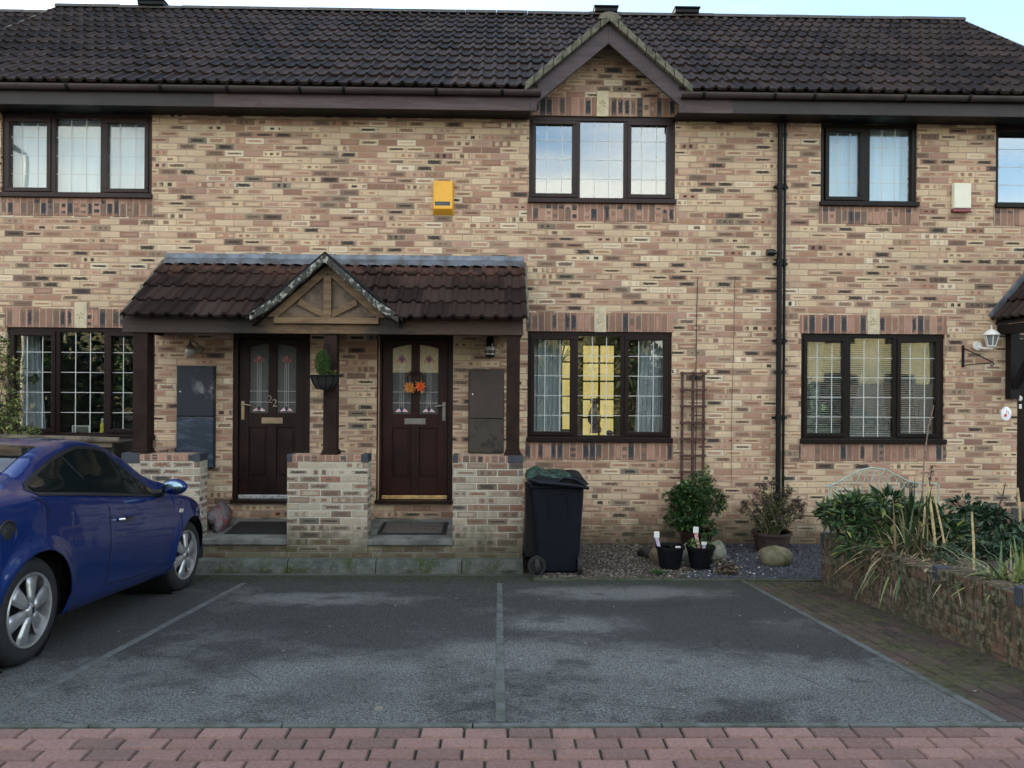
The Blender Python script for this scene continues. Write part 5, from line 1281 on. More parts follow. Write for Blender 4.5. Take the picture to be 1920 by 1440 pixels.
# ---------------------------------------------------------------- planter wall on the right
PX=at(1540,1040,-1.77).x
def pt(y): return EYE-1.423+.052*(-1.77-y)+.0
segs=[(-1.77,-3.66,0),(-3.66,-4.52,.035),(-4.52,-5.45,.075)]
pw=thing('planter_wall','low weathered brick retaining wall of the raised bed on the right','wall',(PX,-3.6,0))
for (ya,yb_,dz) in segs:
    b=MB(); za,zb_=pt(ya)+dz,pt(yb_)+dz
    b.add([(x,y,z) for x in(PX,PX+.215) for y,z in((ya,-.3),(ya,za-.10),(yb_,zb_-.10),(yb_,-.3))],[(0,1,2,3),(4,7,6,5),(0,4,5,1),(1,5,6,2),(2,6,7,3),(3,7,4,0)])
    W1=b.build('wall_section',M['planter'],pw)
    b=MB(); n=int((ya-yb_)/.075); 
    for k in range(n):
        y0=ya-.003-(ya-yb_)*k/n; y1=ya-(ya-yb_)*(k+1)/n+.005; j_=rnd.uniform(-.004,.004)
        zA_,zB_=pt(y0)+dz,pt(y1)+dz; b.add([(x,y,z) for x in(PX-.004+j_,PX+.218) for y,z in((y0,zA_-.10),(y0,zA_+j_),(y1,zB_+j_),(y1,zB_-.10))],[(0,1,2,3),(4,7,6,5),(0,4,5,1),(1,5,6,2),(2,6,7,3),(3,7,4,0)])
    b.build('coping',M['planter'],W1,bevel=.006)
    b=MB(); b.box(PX-.010,PX+.10,ya-.065,ya+.006,za-.105,za+.010); b.build('corner_brick',M['blue_brick'],W1,bevel=.005)
b=MB(); b.box(PX+.215,PX+4,-5.45,-5.235,-.3,pt(-5.4)+.08); b.build('wall_section',M['planter'],pw)
b=MB(); b.box(PX+.215,PX+4,-1.985,-1.77,-.3,pt(-1.77)-.02); b.build('wall_section',M['planter'],pw)
b=MB(); n=8
b.add([(PX+.2,-5.4,pt(-5.4)+.0),(PX+4,-5.4,pt(-5.4)+.0),(PX+4,-1.99,pt(-1.99)-.07),(PX+.2,-1.99,pt(-1.99)-.07)],[(0,1,2,3)]); tag(b.build('bed_soil',M['soil']),kind='structure')
# path and ground between bed and house on the right
b=MB(); b.add([(4.2,-1.78,-.03),(PX+5,-1.78,-.03),(PX+5,-.001,.0),(4.2,-.001,.0)],[(0,1,2,3)]); tag(b.build('house_path',M['slab']),kind='structure')
# ---------------------------------------------------------------- planting in the raised bed
def bedp(px,py,Y): p=at(px,py,Y); return p
r_=random.Random(40)
# glossy laurel-like shrub
t=thing('shrub','glossy dark green shrub with yellow tipped leaves at the left end of the bed','shrub',(at(1630,980,-2.1).x,-2.1,pt(-2.1)-.08))
b=MB()
for k,(px0,py0,Y,rx,rz,n) in enumerate([(1590,962,-2.15,.20,.13,420),(1650,970,-2.2,.26,.15,620),(1712,975,-2.3,.22,.15,520),(1640,1002,-2.3,.30,.13,520),(1690,1015,-2.5,.2,.11,240)]):
    c=at(px0,py0,Y); crown(b,c,rx,.22,rz,int(n*1.3),.095,.032,50+k,lumps=7,tone=(0,.7))
c=at(1640,948,-2.0); crown(b,c,.42,.16,.08,170,.075,.026,61,lumps=10,tone=(1.0,1.3)); 
b.build('foliage',leafmat('laurel_leaf',(.012,.032,.012),(.05,.10,.035),(.26,.29,.07)),t,tone=True)
b=MB(); c=at(1645,1010,-2.3); stems(b,(c.x,-2.25,pt(-2.2)-.1),[tuple(at(1575+r_.uniform(0,150),940+r_.uniform(-10,50),-2.2)) for _ in range(12)],.009); b.build('stems',M['stem'],t)
# low ivy along the back
t=thing('ground_shrub','low leathery evergreen shrub at the back of the raised bed under the window','shrub',(at(1830,990,-2.2).x,-2.2,pt(-2.2)-.08))
b=MB()
for k,(px0,py0,Y,rx,rz,n) in enumerate([(1790,1000,-2.35,.25,.11,900),(1850,982,-2.25,.28,.11,1200),(1915,1003,-2.3,.30,.12,1000),(1820,1030,-2.7,.34,.10,800),(1900,1035,-2.8,.34,.10,800)]):
    crown(b,at(px0,py0,Y),rx,.26,rz,n,.05,.032,70+k,lumps=8,tone=(0,1))
b.build('foliage',M['leaf_dark'],t,tone=True)
def clump(label,px,py,Y,n,L,W_,mat,seed,spread=1.0,tone=(0,1),lean=(0,0),rad=.1,name='strappy_plant',droop=(.8,2.2),cat='plant'):
    c=at(px,py,Y); r2=random.Random(seed); t=thing(name,label,cat,(c.x,Y,c.z)); return t,c,r2
def blades(b,c,r2,n,L,W_,spread,tone,lean,rad,droop,el=(.25,1.3)):
    for k in range(n):
        a=r2.uniform(0,6.28); e=r2.uniform(*el); d=Vector((math.cos(a)*math.cos(e)*spread+lean[0],math.sin(a)*math.cos(e)*spread+lean[1],math.sin(e)))
        b.blade((c[0]+r2.gauss(0,rad),c[1]+r2.gauss(0,rad),c[2]+r2.uniform(-.02,.02)),d,r2.uniform(*L),r2.uniform(*W_),r2.uniform(*droop),7,0,min(1,max(0,r2.uniform(*tone))))
t,c,r2=clump('large strappy plant, half green and half withered, spilling over the middle of the bed wall',1712,1052,-2.75,0,0,0,0,81)
b=MB(); blades(b,c,r2,58,(.35,.72),(.020,.038),1,(0,1.0),(-.45,-.25),.08,(.8,2.0),(.2,1.3)); b.build('green_blades',M['phorm'],t,tone=True)
b=MB(); blades(b,c,r2,340,(.2,.66),(.007,.019),1,(0,1),(-.25,-.35),.12,(.6,2.6),(.1,1.4)); blades(b,(c.x+.2,c.y-.2,c.z),r2,150,(.15,.4),(.006,.016),1,(0,.8),(.1,-.3),.14,(1,3),(.0,1.0)); b.build('withered_blades',M['straw'],t,tone=True)
# three upright green leaves near 1700,930
b=MB()
for k in range(9): q=at(1705+r2.uniform(-8,10),1010,-2.6); b.blade(q,(r2.uniform(-.12,.12)+.05,0,1),r2.uniform(.42,.55),.035,r2.uniform(.05,.3),6,0,r2.uniform(.1,.5))
b.build('upright_leaves',M['phorm'],t,tone=True)
t,c,r2=clump('yellow green spiky plant hanging towards the path by the right edge',1888,1098,-4.05,0,0,0,0,83)
b=MB(); blades(b,c,r2,60,(.22,.42),(.012,.024),1,(.45,1.1),(-.45,-.1),.05,(.5,1.3),(.35,1.35)); b.build('green_blades',M['phorm'],t,tone=True)
b=MB(); blades(b,(c.x+.10,c.y,c.z),r2,60,(.12,.38),(.008,.016),1,(.0,1),(.1,-.2),.07,(1,2.5),(.2,1.4)); b.build('withered_blades',M['straw'],t,tone=True)
t,c,r2=clump('patch of pale fallen stalks between the two spiky plants',1800,1068,-3.5,0,0,0,0,85,name='dead_stalks')
b=MB()
for k in range(220):
    a=r2.uniform(0,6.28); b.blade((c.x+r2.gauss(0,.16),c.y+r2.gauss(0,.22),pt(c.y)-.03+r2.uniform(0,.03)),(math.cos(a),math.sin(a),r2.uniform(.05,.6)),r2.uniform(.1,.3),r2.uniform(.005,.014),r2.uniform(.5,1.5),5,0,r2.random())
b.build('stalks',M['straw'],t,tone=True)
b=MB(); crown(b,at(1772,1040,-3.2),.12,.12,.08,180,.05,.02,90,lumps=5,tone=(.3,1)); b.build('weeds',M['leaf_dark'],t,tone=True)
# canes
def cane(label,a,e,Y,r,mat,w0=None):
    p,q=at(*a,Y),at(*e,Y); b=MB(); b.tube([p,p.lerp(q,.5)+Vector((.006,0,0)),q],[r,r,r*.8],7); o=b.build('garden_cane',mat,smooth=True); tag(o,label,'cane','canes in the raised bed'); return o
cm=simple('split_cane',(.42,.33,.17),.7,var=.25,scale=30)
cane('pale cane, thickest and tallest, rising above the dry clump',(1757,1055),(1738,897),-2.75,.012,cm)
cane('pale cane close behind the tallest one',(1731,1010),(1734,915),-2.7,.008,cm)
cane('pale cane leaning left beyond the tallest one',(1778,1062),(1752,930),-2.95,.008,cm)
cane('short straight cane standing alone in the dark shrub',(1826,1070),(1822,960),-3.4,.009,cm)
cane('cane at the right edge of the picture by the step',(1913,985),(1908,915),-2.3,.011,cm)
# bare twig with reddish bark
b=MB(); P=[at(*q,-2.2) for q in((1727,1000),(1729,930),(1733,860),(1741,800),(1751,760))]; b.tube(P,[.008,.007,.006,.005,.003],6)
o=b.build('bare_twig',simple('silvery_bark',(.26,.19,.15),.8,col2=(.09,.05,.035),scale=40),smooth=True); tag(o,'tall bare twig reaching up across the right hand window','twig')
b=MB(); P=[at(*q,-2.25) for q in((1856,1000),(1868,965),(1880,930),(1885,905))]; b.tube(P,[.010,.008,.006,.003],6); b.tube([P[2],P[2]+Vector((-.05,0,.04))],.004,5); b.tube([P[1],P[1]+Vector((.06,0,.03))],.004,5)
o=b.build('bare_twig',simple('dark_bark',(.05,.03,.025),.8),smooth=True); tag(o,'short dark twig above the evergreen shrub, near the right edge','twig')
b=MB(); P=[at(*q,-1.9) for q in((1742,960),(1740,925),(1744,900),(1749,872))]; b.tube(P,[.006,.005,.004,.003],5)
for k in range(14): b.leaf(P[2].lerp(P[3],k/14),(rnd.uniform(-1,1),-.3,rnd.uniform(-.2,1)),(0,0,1),.045,.022)
o=b.build('leafy_sprig',simple('dark_sprig',(.03,.028,.025),.7)); tag(o,'dark leafy sprig behind the tall pale cane','sprig')
# mint green wire arch fence
def arch():
    Y=-1.62; t=thing('wire_arch_fence','mint green wire hoop fence with an arched top behind the glossy shrub','garden fence',(at(1640,900,Y).x,Y,-.03)); m=simple('mint_wire',(.30,.40,.35),.5,var=.15,scale=20)
    pts=[(1545,911),(1556,911),(1570,905),(1590,893),(1610,882),(1634,877),(1660,880),(1685,893),(1705,903),(1722,906),(1735,904),(1760,909)]
    b=MB(); top=[at(*q,Y) for q in pts]; b.tube(top,.007,7); b.build('top_rail',m,t,smooth=True)
    def topz(x):
        for i in range(len(top)-1):
            if top[i].x<=x<=top[i+1].x: u=(x-top[i].x)/(top[i+1].x-top[i].x); return top[i].z*(1-u)+top[i+1].z*u
        return top[0].z
    b=MB(); xa_,xb_=top[1].x,top[-2].x; n=13
    for k in range(n):
        xc=xa_+(xb_-xa_)*(k+.5)/n; hw=.115; zt_=topz(xc)
        path=[]
        for i in range(11):
            u=-1+2*i/10; x=xc+hw*math.sin(u*1.45)/math.sin(1.45); path.append((x,Y+.002*(k%2),zt_-.004-.52*abs(u)**1.5*.95))
        b.tube(path,.004,5)
    b.build('hoops',m,t)
    for px0,q0 in((1556,911),(1760,909)):
        b=MB(); p=at(px0,q0,Y); b.tube([(p.x,Y,p.z+.0),(p.x,Y,-.1)],.007,6); b.build('fence_post',m,t)
arch()
# grey capped step at far right
p=at(1915,970,-1.5); b=MB(); b.box(p.x-.10,p.x+1.2,-1.62,-.85,.0,.27); b.box(p.x-.13,p.x+1.2,-1.65,-.84,.27,.32); o=b.build('stone_step',M['slab'],bevel=.008); tag(o,'grey stone step by the far right doorway','step')

# ---------------------------------------------------------------- left: trough and shrub under the corner window
t=thing('timber_trough','weathered timber trough on the wall under the corner window','planter',(at(60,830,-.7).x,-.7,1.1))
zt=at(60,818,-.75).z; zb_=at(60,850,-.75).z; xl=-7.2; xr=at(232,840,-.75).x
b=MB(); m=simple('weathered_grey_wood',(.13,.105,.075),.9,col2=(.055,.045,.035),scale=9,bump=.6,bscale=50)
b.box(xl,xr-.1,-.80,-.76,zb_+.07,zt-.02); b.build('front_board',m,t,bevel=.008)
b=MB(); b.tube([(xl,-.80,zt-.02),(-5.6,-.79,zt-.012),(xr-.4,-.80,zt-.028),(xr-.02,-.80,zt-.035)],[.045,.04,.038,.03],10); b.build('log_edge',m,t,smooth=True)
b=MB(); b.box(xl,xr-.1,-.76,-.12,zb_-.1,zt-.07); b.build('trough_body',simple('dark_trough',(.02,.018,.015),.9),t)
t=thing('climbing_shrub','small leaved green and yellow shrub at the left edge beside the corner window','shrub',(at(8,800,-.5).x,-.5,zt-.05))
b=MB()
for k,(px0,py0,Y,rx,rz,n) in enumerate([(-10,650,-.45,.12,.14,260),(-5,700,-.45,.16,.22,500),(5,760,-.5,.14,.20,420),(5,800,-.55,.22,.12,520),(35,812,-.6,.16,.05,220),(-40,760,-.5,.2,.4,600)]):
    crown(b,at(px0,py0,Y),rx,.14,rz,n,.045,.026,100+k,lumps=7,tone=(.0,1.25))
b.build('foliage',leafmat('box_leaf',(.03,.045,.015),(.08,.11,.035),(.27,.29,.08)),t,tone=True)
b=MB(); c=at(0,815,-.5); stems(b,(c.x,-.5,c.z-.1),[tuple(at(-20+rnd.uniform(0,50),640+rnd.uniform(0,150),-.45)) for _ in range(9)],.007); b.build('stems',M['stem'],t)
# ---------------------------------------------------------------- the blue coupe
def car_paint():
    t=NT('deep_blue_metallic'); p=t.obj(); n=t.noise(p,900,2)
    x,y,z=t.sep(p); dust=t.m('MULTIPLY',t.m('SUBTRACT',1.,t.ss(z,.18,.42)),.25)
    c=t.mix(t.ss(n,.4,.6),(.003,.022,.135),(.004,.030,.175)); c=t.mix(t.m('MULTIPLY',dust,t.noise(p,20,4)),c,(.10,.09,.08))
    b=t.pbsdf(c,t.m('ADD',.34,dust),.55,None,.3,Coat_Weight=.7,Coat_Roughness=.03); return t.mat
M['paint']=car_paint()
M['chrome']=simple('chrome',(.75,.75,.75),.08,1,var=.02); M['alloy']=simple('silver_wheel_cover',(.42,.42,.43),.32,.7,var=.12,scale=12)
M['seam']=simple('panel_gap',(.004,.004,.008),.8); M['dark_trim']=simple('dark_trim',(.010,.010,.011),.5)
def build_car():
    WB=2.36; RW=.318; AR=.352
    W1=(at(50,1147,-4.47)); 
    # ground contact of the rear wheel outer face -> car root
    g=onground(52,1246)
    root=thing('parked_car','dark blue two door coupe parked nose in on the left bay','car',(0,0,0))
    tilt=-math.atan(SL)
    yawc=R(90+1.0)
    Rm=Matrix.Rotation(tilt,4,'X')@Matrix.Rotation(yawc,4,'Z')
    root.rotation_euler=Rm.to_euler()
    HWt=.835                                    # outer face of tyre, half width
    off=Rm@Vector((0,-HWt,0))
    root.location=Vector((g.x,g.y,gz(g.y)))-off
    # --- section definition, x forward from rear axle, side = +w
    def I(tab,x):
        if x<=tab[0][0]: return tab[0][1]
        for (a,b),(c,d) in zip(tab,tab[1:]):
            if x<=c:
                u=(x-a)/(c-a); 
                return b+(d-b)*u
        return tab[-1][1]
    def smooth(tab):
        xs=[i*.02-1.0 for i in range(0,230)]; ys=[I(tab,x) for x in xs]
        for _ in range(5): ys=[ys[0]]+[(ys[i-1]+ys[i]*2+ys[i+1])/4 for i in range(1,len(ys)-1)]+[ys[-1]]
        t2=list(zip(xs,ys)); return t2
    XR_,XF=-.88,WB+.80
    top=smooth([(-.90,.80),(-.84,.98),(-.7,1.035),(-.35,1.06),(-.12,1.075),(.06,1.12),(.28,1.23),(.50,1.305),(.75,1.348),(1.02,1.355),(1.3,1.325),(1.58,1.22),(1.85,1.065),(1.98,1.01),(2.3,.945),(2.7,.88),(3.0,.79),(3.15,.66),(3.2,.5)])
    belt=smooth([(-.9,.82),(-.84,.93),(-.6,.975),(0,1.005),(.5,.975),(1.2,.925),(1.8,.885),(2.15,.875),(2.5,.83),(2.9,.73),(3.1,.62),(3.2,.5)])
    halfw=smooth([(-.9,.60),(-.8,.74),(-.5,.84),(0,.885),(.6,.872),(1.2,.87),(1.8,.872),(2.36,.885),(2.7,.84),(2.95,.74),(3.1,.60),(3.2,.45)])
    roofw=smooth([(-.9,.50),(-.7,.62),(-.2,.64),(.1,.62),(.5,.575),(.9,.56),(1.4,.565),(1.8,.62),(2.05,.70),(2.5,.66),(3.0,.52),(3.2,.35)])
    low=smooth([(-.9,.32),(-.6,.26),(-.36,.22),(.36,.205),(WB-.4,.205),(WB+.36,.22),(2.95,.24),(3.2,.30)])
    def sec(x,N=44):
        zt=I(top,x);zb=min(I(belt,x),zt-.015);w_=I(halfw,x);r_=I(roofw,x);zl=I(low,x)
        gh=zt-zb
        ar=0
        pts=[(w_-.075,zl),(w_-.028,zl+.06),(w_-.008,zl+(zb-zl)*.30),(w_,zl+(zb-zl)*.52),(w_-.010,zl+(zb-zl)*.74),(w_-.028,zb-.05),(w_-.048,zb-.012),(w_-.075,zb+.004)]
        if gh>.08:
            k=min(1,(gh-.08)/.1)
            e=r_*(1)+.0
            pts+=[(w_-.10-(w_-.10-e)*.30,zb+gh*.28),(w_-.10-(w_-.10-e)*.66,zb+gh*.62),(e+.015,zb+gh*.88),(e-.05,zt-gh*.03-.003),(e*.6,zt-.002),(e*.3,zt),(0,zt)]
        else:
            pts+=[(w_-.13,zb+gh*.35),(r_+.02,zb+gh*.62),(r_-.04,zb+gh*.78),(r_-.12,zb+gh*.88),(r_*.6,zt-.004),(r_*.3,zt),(0,zt)]
        # catmull-rom resample
        P=[pts[0]]+pts+[(-pts[-2][0],pts[-2][1])]; out=[]
        for i in range(1,len(P)-2):
            for k in range(6):
                u=k/6; p0,p1,p2,p3=P[i-1],P[i],P[i+1],P[i+2]
                out.append(tuple(.5*((2*p1[j])+(-p0[j]+p2[j])*u+(2*p0[j]-5*p1[j]+4*p2[j]-p3[j])*u*u+(-p0[j]+3*p1[j]-3*p2[j]+p3[j])*u**3) for j in(0,1)))
        out.append(pts[-1]); return out
    def arch(x):
        for c in(0,WB):
            d=abs(x-c)
            if d<AR: return RW+math.sqrt(AR*AR-d*d)
        return 0
    def flare(x,z):
        f=0
        for c in(0,WB):
            d=math.hypot(x-c,z-RW); f+=.022*math.exp(-((d-AR)/.06)**2)*(1 if z>RW-.15 else .3)
        return f
    def sideY(x,z):
        s=sec(x); best=None
        for (a,b),(c,d) in zip(s,s[1:]):
            if b<=z<=d or d<=z<=b:
                u=(z-b)/(d-b) if abs(d-b)>1e-6 else 0; y=a+(c-a)*u
                best=y if best is None else best
                break
        return (best if best is not None else s[-1][0])+flare(x,z)
    xs=set(); x=XR_
    while x<XF: xs.add(round(x,4)); x+=.035
    xs.add(XF)
    for c in(0,WB):
        for i in range(25): xs.add(round(c+AR*math.cos(math.pi*i/24)*.99999,5))
    xs=sorted(xs); 
    rows=[]
    for x in xs:
        s=sec(x); a=max(arch(x),0)
        # resample by arclength above z>=a
        if a>s[0][1]:
            k=0
            while k<len(s)-1 and s[k+1][1]<a: k+=1
            (y0,z0),(y1,z1)=s[k],s[k+1]; u=(a-z0)/(z1-z0) if z1!=z0 else 0
            s=[(y0+(y1-y0)*u,a)]+s[k+1:]
        # keep belt/roof alignment: split by index fractions
        L=[0]
        for p,q in zip(s,s[1:]): L.append(L[-1]+math.hypot(q[0]-p[0],q[1]-p[1]))
        N=56; o=[]
        for i in range(N+1):
            t=L[-1]*i/N; k=0
            while k<len(L)-2 and L[k+1]<t: k+=1
            u=(t-L[k])/(L[k+1]-L[k]) if L[k+1]>L[k] else 0
            y=s[k][0]+(s[k+1][0]-s[k][0])*u; z=s[k][1]+(s[k+1][1]-s[k][1])*u
            o.append((y+(flare(x,z) if y>.5 else 0),z))
        rows.append(o)
    b=MB(); N=len(rows[0])-1
    for sgn in(1,-1):
        vs=[(x,-sgn*y,z) for x,o in zip(xs,rows) for y,z in o]; n=N+1
        fs=[(i*n+j,(i+1)*n+j,(i+1)*n+j+1,i*n+j+1) for i in range(len(xs)-1) for j in range(N)]
        b.add(vs,fs)
    # close the ends
    for xi in(0,-1):
        o=rows[xi]; x=xs[xi]; ring=[(x,-y,z) for y,z in o]+[(x,y,z) for y,z in reversed(o)]
        b.add(ring,[tuple(range(len(ring)))])
    body=b.build('body',M['paint'],root,smooth='full',local=True)
    bm=bmesh.new(); bm.from_mesh(body.data); bmesh.ops.remove_doubles(bm,verts=bm.verts,dist=.0005); bmesh.ops.recalc_face_normals(bm,faces=bm.faces); bm.to_mesh(body.data); bm.free()
    body.data.set_sharp_from_angle(angle=R(50))
    # underbody and wheel wells
    b=MB(); b.box(-.80,XF-.12,-.74,.74,.20,.34); b.box(.40,WB-.40,-.78,.78,.20,.60)
    for c in(0,WB):
        for s in(-1,1):
            b.lathe([(AR+.01,.40*s),(AR+.01,.80*s)],(c,0,RW),'y',28,cap=False)
            b.lathe([(.0,.42*s),(AR+.01,.42*s)],(c,0,RW),'y',28)
    ub=b.build('underbody',M['dark_trim'],root,local=True)
    # --- glass patches projected on the side
    def patch(name,xa,xb,zlo,zhi,mat,off,parent,nx=40,nz=10,sides=(1,),thick=None,**k):
        b=MB()
        for s in sides:
            vs=[]
            for i in range(nx+1):
                x=xa+(xb-xa)*i/nx; z0,z1=zlo(x),zhi(x)
                for j in range(nz+1):
                    z=z0+(z1-z0)*j/nz; e=.004
                    y=sideY(x,z); dz=(sideY(x,z+e)-sideY(x,z-e))/(2*e); nn=math.hypot(1,dz)
                    vs.append((x,-s*(y+off/nn),z-off*dz/nn))
            b.add(vs,[(i*(nz+1)+j,(i+1)*(nz+1)+j,(i+1)*(nz+1)+j+1,i*(nz+1)+j+1) for i in range(nx) for j in range(nz)])
        return b.build(name,mat,parent,smooth='full',local=(parent.type=='EMPTY'),**k)
    gx0,gx1=.05,1.84
    def gtop(x):
        u=(x-gx0)/(gx1-gx0); zb=I(belt,x)+.012
        zt=zb+(I(top,x)-zb)*.80
        edge=min(1,max(0,(x-gx0)/.80))**.34*min(1,max(0,(gx1-x)/.62))**.66
        return zb+(zt-zb)*max(.001,edge)
    gbot=lambda x: I(belt,x)+.012
    [patch('side_window_trim',gx0-.03,gx1+.03,lambda x:gbot(min(max(x,gx0),gx1))-.022,lambda x:gtop(min(max(x,gx0),gx1))+.024,M['dark_trim'],.0035,root,70,10,(s,)) for s in(1,-1)]
    [patch('side_window',gx0,gx1,gbot,gtop,M['car_side_glass'],.0075,root,70,12,(s,)) for s in(1,-1)]
    # division between the two side panes
    def ribbon(path,w_,mat,name,off,parent,sides=(1,)):
        b=MB()
        for s in sides:
            pts=[]
            for (x,z) in path: pts.append((x,z))
            vs=[]
            for i,(x,z) in enumerate(pts):
                a=pts[max(i-1,0)];c=pts[min(i+1,len(pts)-1)]; d=Vector((c[0]-a[0],c[1]-a[1])).normalized(); nx,nz=-d.y,d.x
                for q in(-1,1):
                    X,Z=x+nx*w_/2*q,z+nz*w_/2*q; vs.append((X,-s*(sideY(X,Z)+off),Z))
            b.add(vs,[(2*i,2*i+1,2*i+3,2*i+2) for i in range(len(pts)-1)])
        return b.build(name,mat,parent,local=(parent.type=='EMPTY'))
    xm=.62; ribbon([(xm+.0+.22*(1-u),gbot(.8)+(gtop(xm)-gbot(.8))*u) for u in[i/8 for i in range(9)]],.014,M['seam'],'window_division',.009,root)
    # door panel seams
    dx0,dx1=.86,2.04
    ls=[(dx0+.02,I(belt,dx0)-.005)]+[(dx0-.0+.015*math.sin(i/10*3.1),I(belt,dx0)-.02-(I(belt,dx0)-.34)*i/10) for i in range(1,11)]
    ribbon(ls,.007,M['seam'],'door_gap',.0025,root)
    ribbon([(dx1+.10-.09*(i/12)**1.5,I(belt,dx1)-.02-(I(belt,dx1)-.32)*i/12) for i in range(13)],.007,M['seam'],'door_gap',.0025,root)
    ribbon([(dx0+.0+(dx1-dx0)*i/20,.315-.02*math.sin(i/20*math.pi)) for i in range(21)],.006,M['seam'],'sill_gap',.0025,root)
    # boot seam curve behind the quarter light, roof seams
    ribbon([(-.05+.13*math.sin(i/10*math.pi*.62),I(belt,0)-.005-.14*i/10) for i in range(11)],.007,M['seam'],'boot_gap',.0025,root)
    # rubbing crease highlight / sill
    # handle
    hx=1.0; hz=.76
    b=MB(); b.tube([(hx-.01,-(sideY(hx,hz)+.004),hz),(hx+.01,-(sideY(hx,hz)+.032),hz+.001),(hx+.16,-(sideY(hx+.16,hz)+.034),hz+.004),(hx+.19,-(sideY(hx+.19,hz)+.006),hz+.004)],[.012,.013,.012,.009],8); b.build('door_handle',M['chrome'],root,smooth=True,local=True)
    # repeater
    rx,rz=2.12,.735
    b=MB(); y=sideY(rx,rz)+.003; b.prism([(rx-.04,rz-.012),(rx+.03,rz-.02),(rx+.05,rz+.012),(rx-.02,rz+.02)],'y',-y-.006,-y+.004); b.build('side_indicator',simple('clear_lens',(.55,.50,.42),.15),root,bevel=.003,local=True)
    # fuel flap
    fx,fz=-.29,.80; y=sideY(fx,fz)
    sa_=math.atan((sideY(fx+.06,fz)-sideY(fx-.06,fz))/.12); tf=Matrix.Translation((fx,-y+.004,fz))@Matrix.Rotation(-sa_,4,'Z')
    b=MB(); b.lathe([(.064,-.004),(.070,-.008),(.076,-.004),(.076,.01)],(0,0,0),'y',28,cap=False); b.v=[tuple(tf@Vector(p)) for p in b.v]; b.build('fuel_flap',M['chrome'],root,smooth=True,local=True).data.materials[0]=M['dark_trim']
    b=MB(); b.lathe([(.0,-.006),(.03,-.010),(.045,-.003),(.062,-.004),(.064,.01)],(0,0,0),'y',28); b.v=[tuple(tf@Vector(p)) for p in b.v]; b.build('fuel_cap',M['dark_trim'],root,smooth=True,local=True)
    # mirror
    mx,mz=1.70,.965; y0=sideY(mx,.885)
    b=MB(); b.rock((mx,-(y0+.155),mz),.062,.105,.066,1,rough=.03); b.build('mirror',M['paint'],root,smooth='full',local=True)
    b=MB(); b.tube([(mx+.03,-(y0-.03),mz-.06),(mx+.015,-(y0+.06),mz-.045)],[.035,.028],8); b.build('mirror_arm',M['dark_trim'],root,smooth=True,local=True)
    b=MB(); b.rock((mx-.040,-(y0+.158),mz),.026,.088,.052,2,rough=.02); b.build('mirror_glass',M['mirror'],root,smooth='full',local=True)
    # windscreen and rear glass on the centre section
    def centre(name,xa,xb,frac,mat,off):
        b=MB(); vs=[]; nx=18; ny=24
        for i in range(nx+1):
            x=xa+(xb-xa)*i/nx
            s=sec(x); zt=I(top,x); e=I(roofw,x)*frac
            sl=(I(top,x+.01)-I(top,x-.01))/.02; n=math.hypot(1,sl)
            for j in range(ny+1):
                y=-e+2*e*j/ny; z=None
                for (a,b_),(c,d) in zip(s,s[1:]):
                    if c<=abs(y)<=a and b_>I(belt,x)-.02: z=b_+(d-b_)*((a-abs(y))/(a-c) if a!=c else 0)
                if z is None: z=zt
                vs.append((x-off*sl/n,y,z+off/n))
        b.add(vs,[(i*(ny+1)+j,(i+1)*(ny+1)+j,(i+1)*(ny+1)+j+1,i*(ny+1)+j+1) for i in range(nx) for j in range(ny)])
        return b.build(name,mat,root,smooth='full',local=True)
    centre('rear_window',-.10,.50,.90,M['car_side_glass'],.004); centre('windscreen',1.46,2.0,.92,M['car_side_glass'],.004)
    # wheels
    def wheel(x,side,steer=0):
        w_=thing('tmp','','',(0,0,0)); bpy.data.objects.remove(w_)
        yo=side*HWt; T=Matrix.Translation((x,0,0))
        rot=Matrix.Translation((x,yo,RW))@Matrix.Rotation(steer,4,'Z')@Matrix.Translation((-x,-yo,-RW))
        def fin(b,name,mat,parent,sm=True,bv=0):
            b.v=[tuple(rot@Vector(p)) for p in b.v]; return b.build(name,mat,parent,smooth=sm,local=(parent.type=='EMPTY'),bevel=bv)
        s=side; c=(x,yo,RW); b=MB()
        b.lathe([(.212,-.012*s),(.228,-.004*s),(.262,.004*s),(.292,-.006*s),(.310,-.028*s),(.317,-.05*s),(.317,-.165*s),(.30,-.195*s),(.22,-.20*s)],c,'y',48,cap=False)
        W_=fin(b,'wheel',M['rubber'],root); W_['label']='wheel with silver six spoke cover'
        b=MB(); b.lathe([(.222,-.006*s),(.218,.002*s),(.206,-.002*s),(.200,-.045*s),(.195,-.12*s)],c,'y',48,cap=False); fin(b,'rim',M['alloy'],W_)
        b=MB(); b.lathe([(.0,-.075*s),(.2,-.080*s)],c,'y',24); fin(b,'brake_disc',M['dark_trim'],W_)
        for k in range(6):
            a=k*math.tau/6+R(20); ca,sa=math.cos(a),math.sin(a); b=MB()
            prof=[(.030,.021,.006),(.08,.036,.0),(.15,.050,-.010),(.205,.062,-.012)]
            vs=[]
            for r_,hw,d in prof:
                for q,dd in((-1,-.012),(-.45,0),(.45,0),(1,-.012)):
                    px_2=r_*ca-q*hw*sa; pz_2=r_*sa+q*hw*ca; vs.append((x+px_2,yo+s*(d+dd-.004),RW+pz_2))
            n=4; fs=[(i*n+j,i*n+j+1,(i+1)*n+j+1,(i+1)*n+j) for i in range(3) for j in range(3)]
            b.add(vs,fs)
            b.v=[tuple(rot@Vector(p)) for p in b.v]
            sp=b.build('spoke',M['alloy'],W_,smooth='full'); so=sp.modifiers.new('s','SOLIDIFY'); so.thickness=.012; so.offset=0
        b=MB(); b.lathe([(.0,.014*s),(.028,.012*s),(.045,.004*s),(.055,-.01*s)],c,'y',20); b2=fin(b,'hub_cap',M['alloy'],W_)
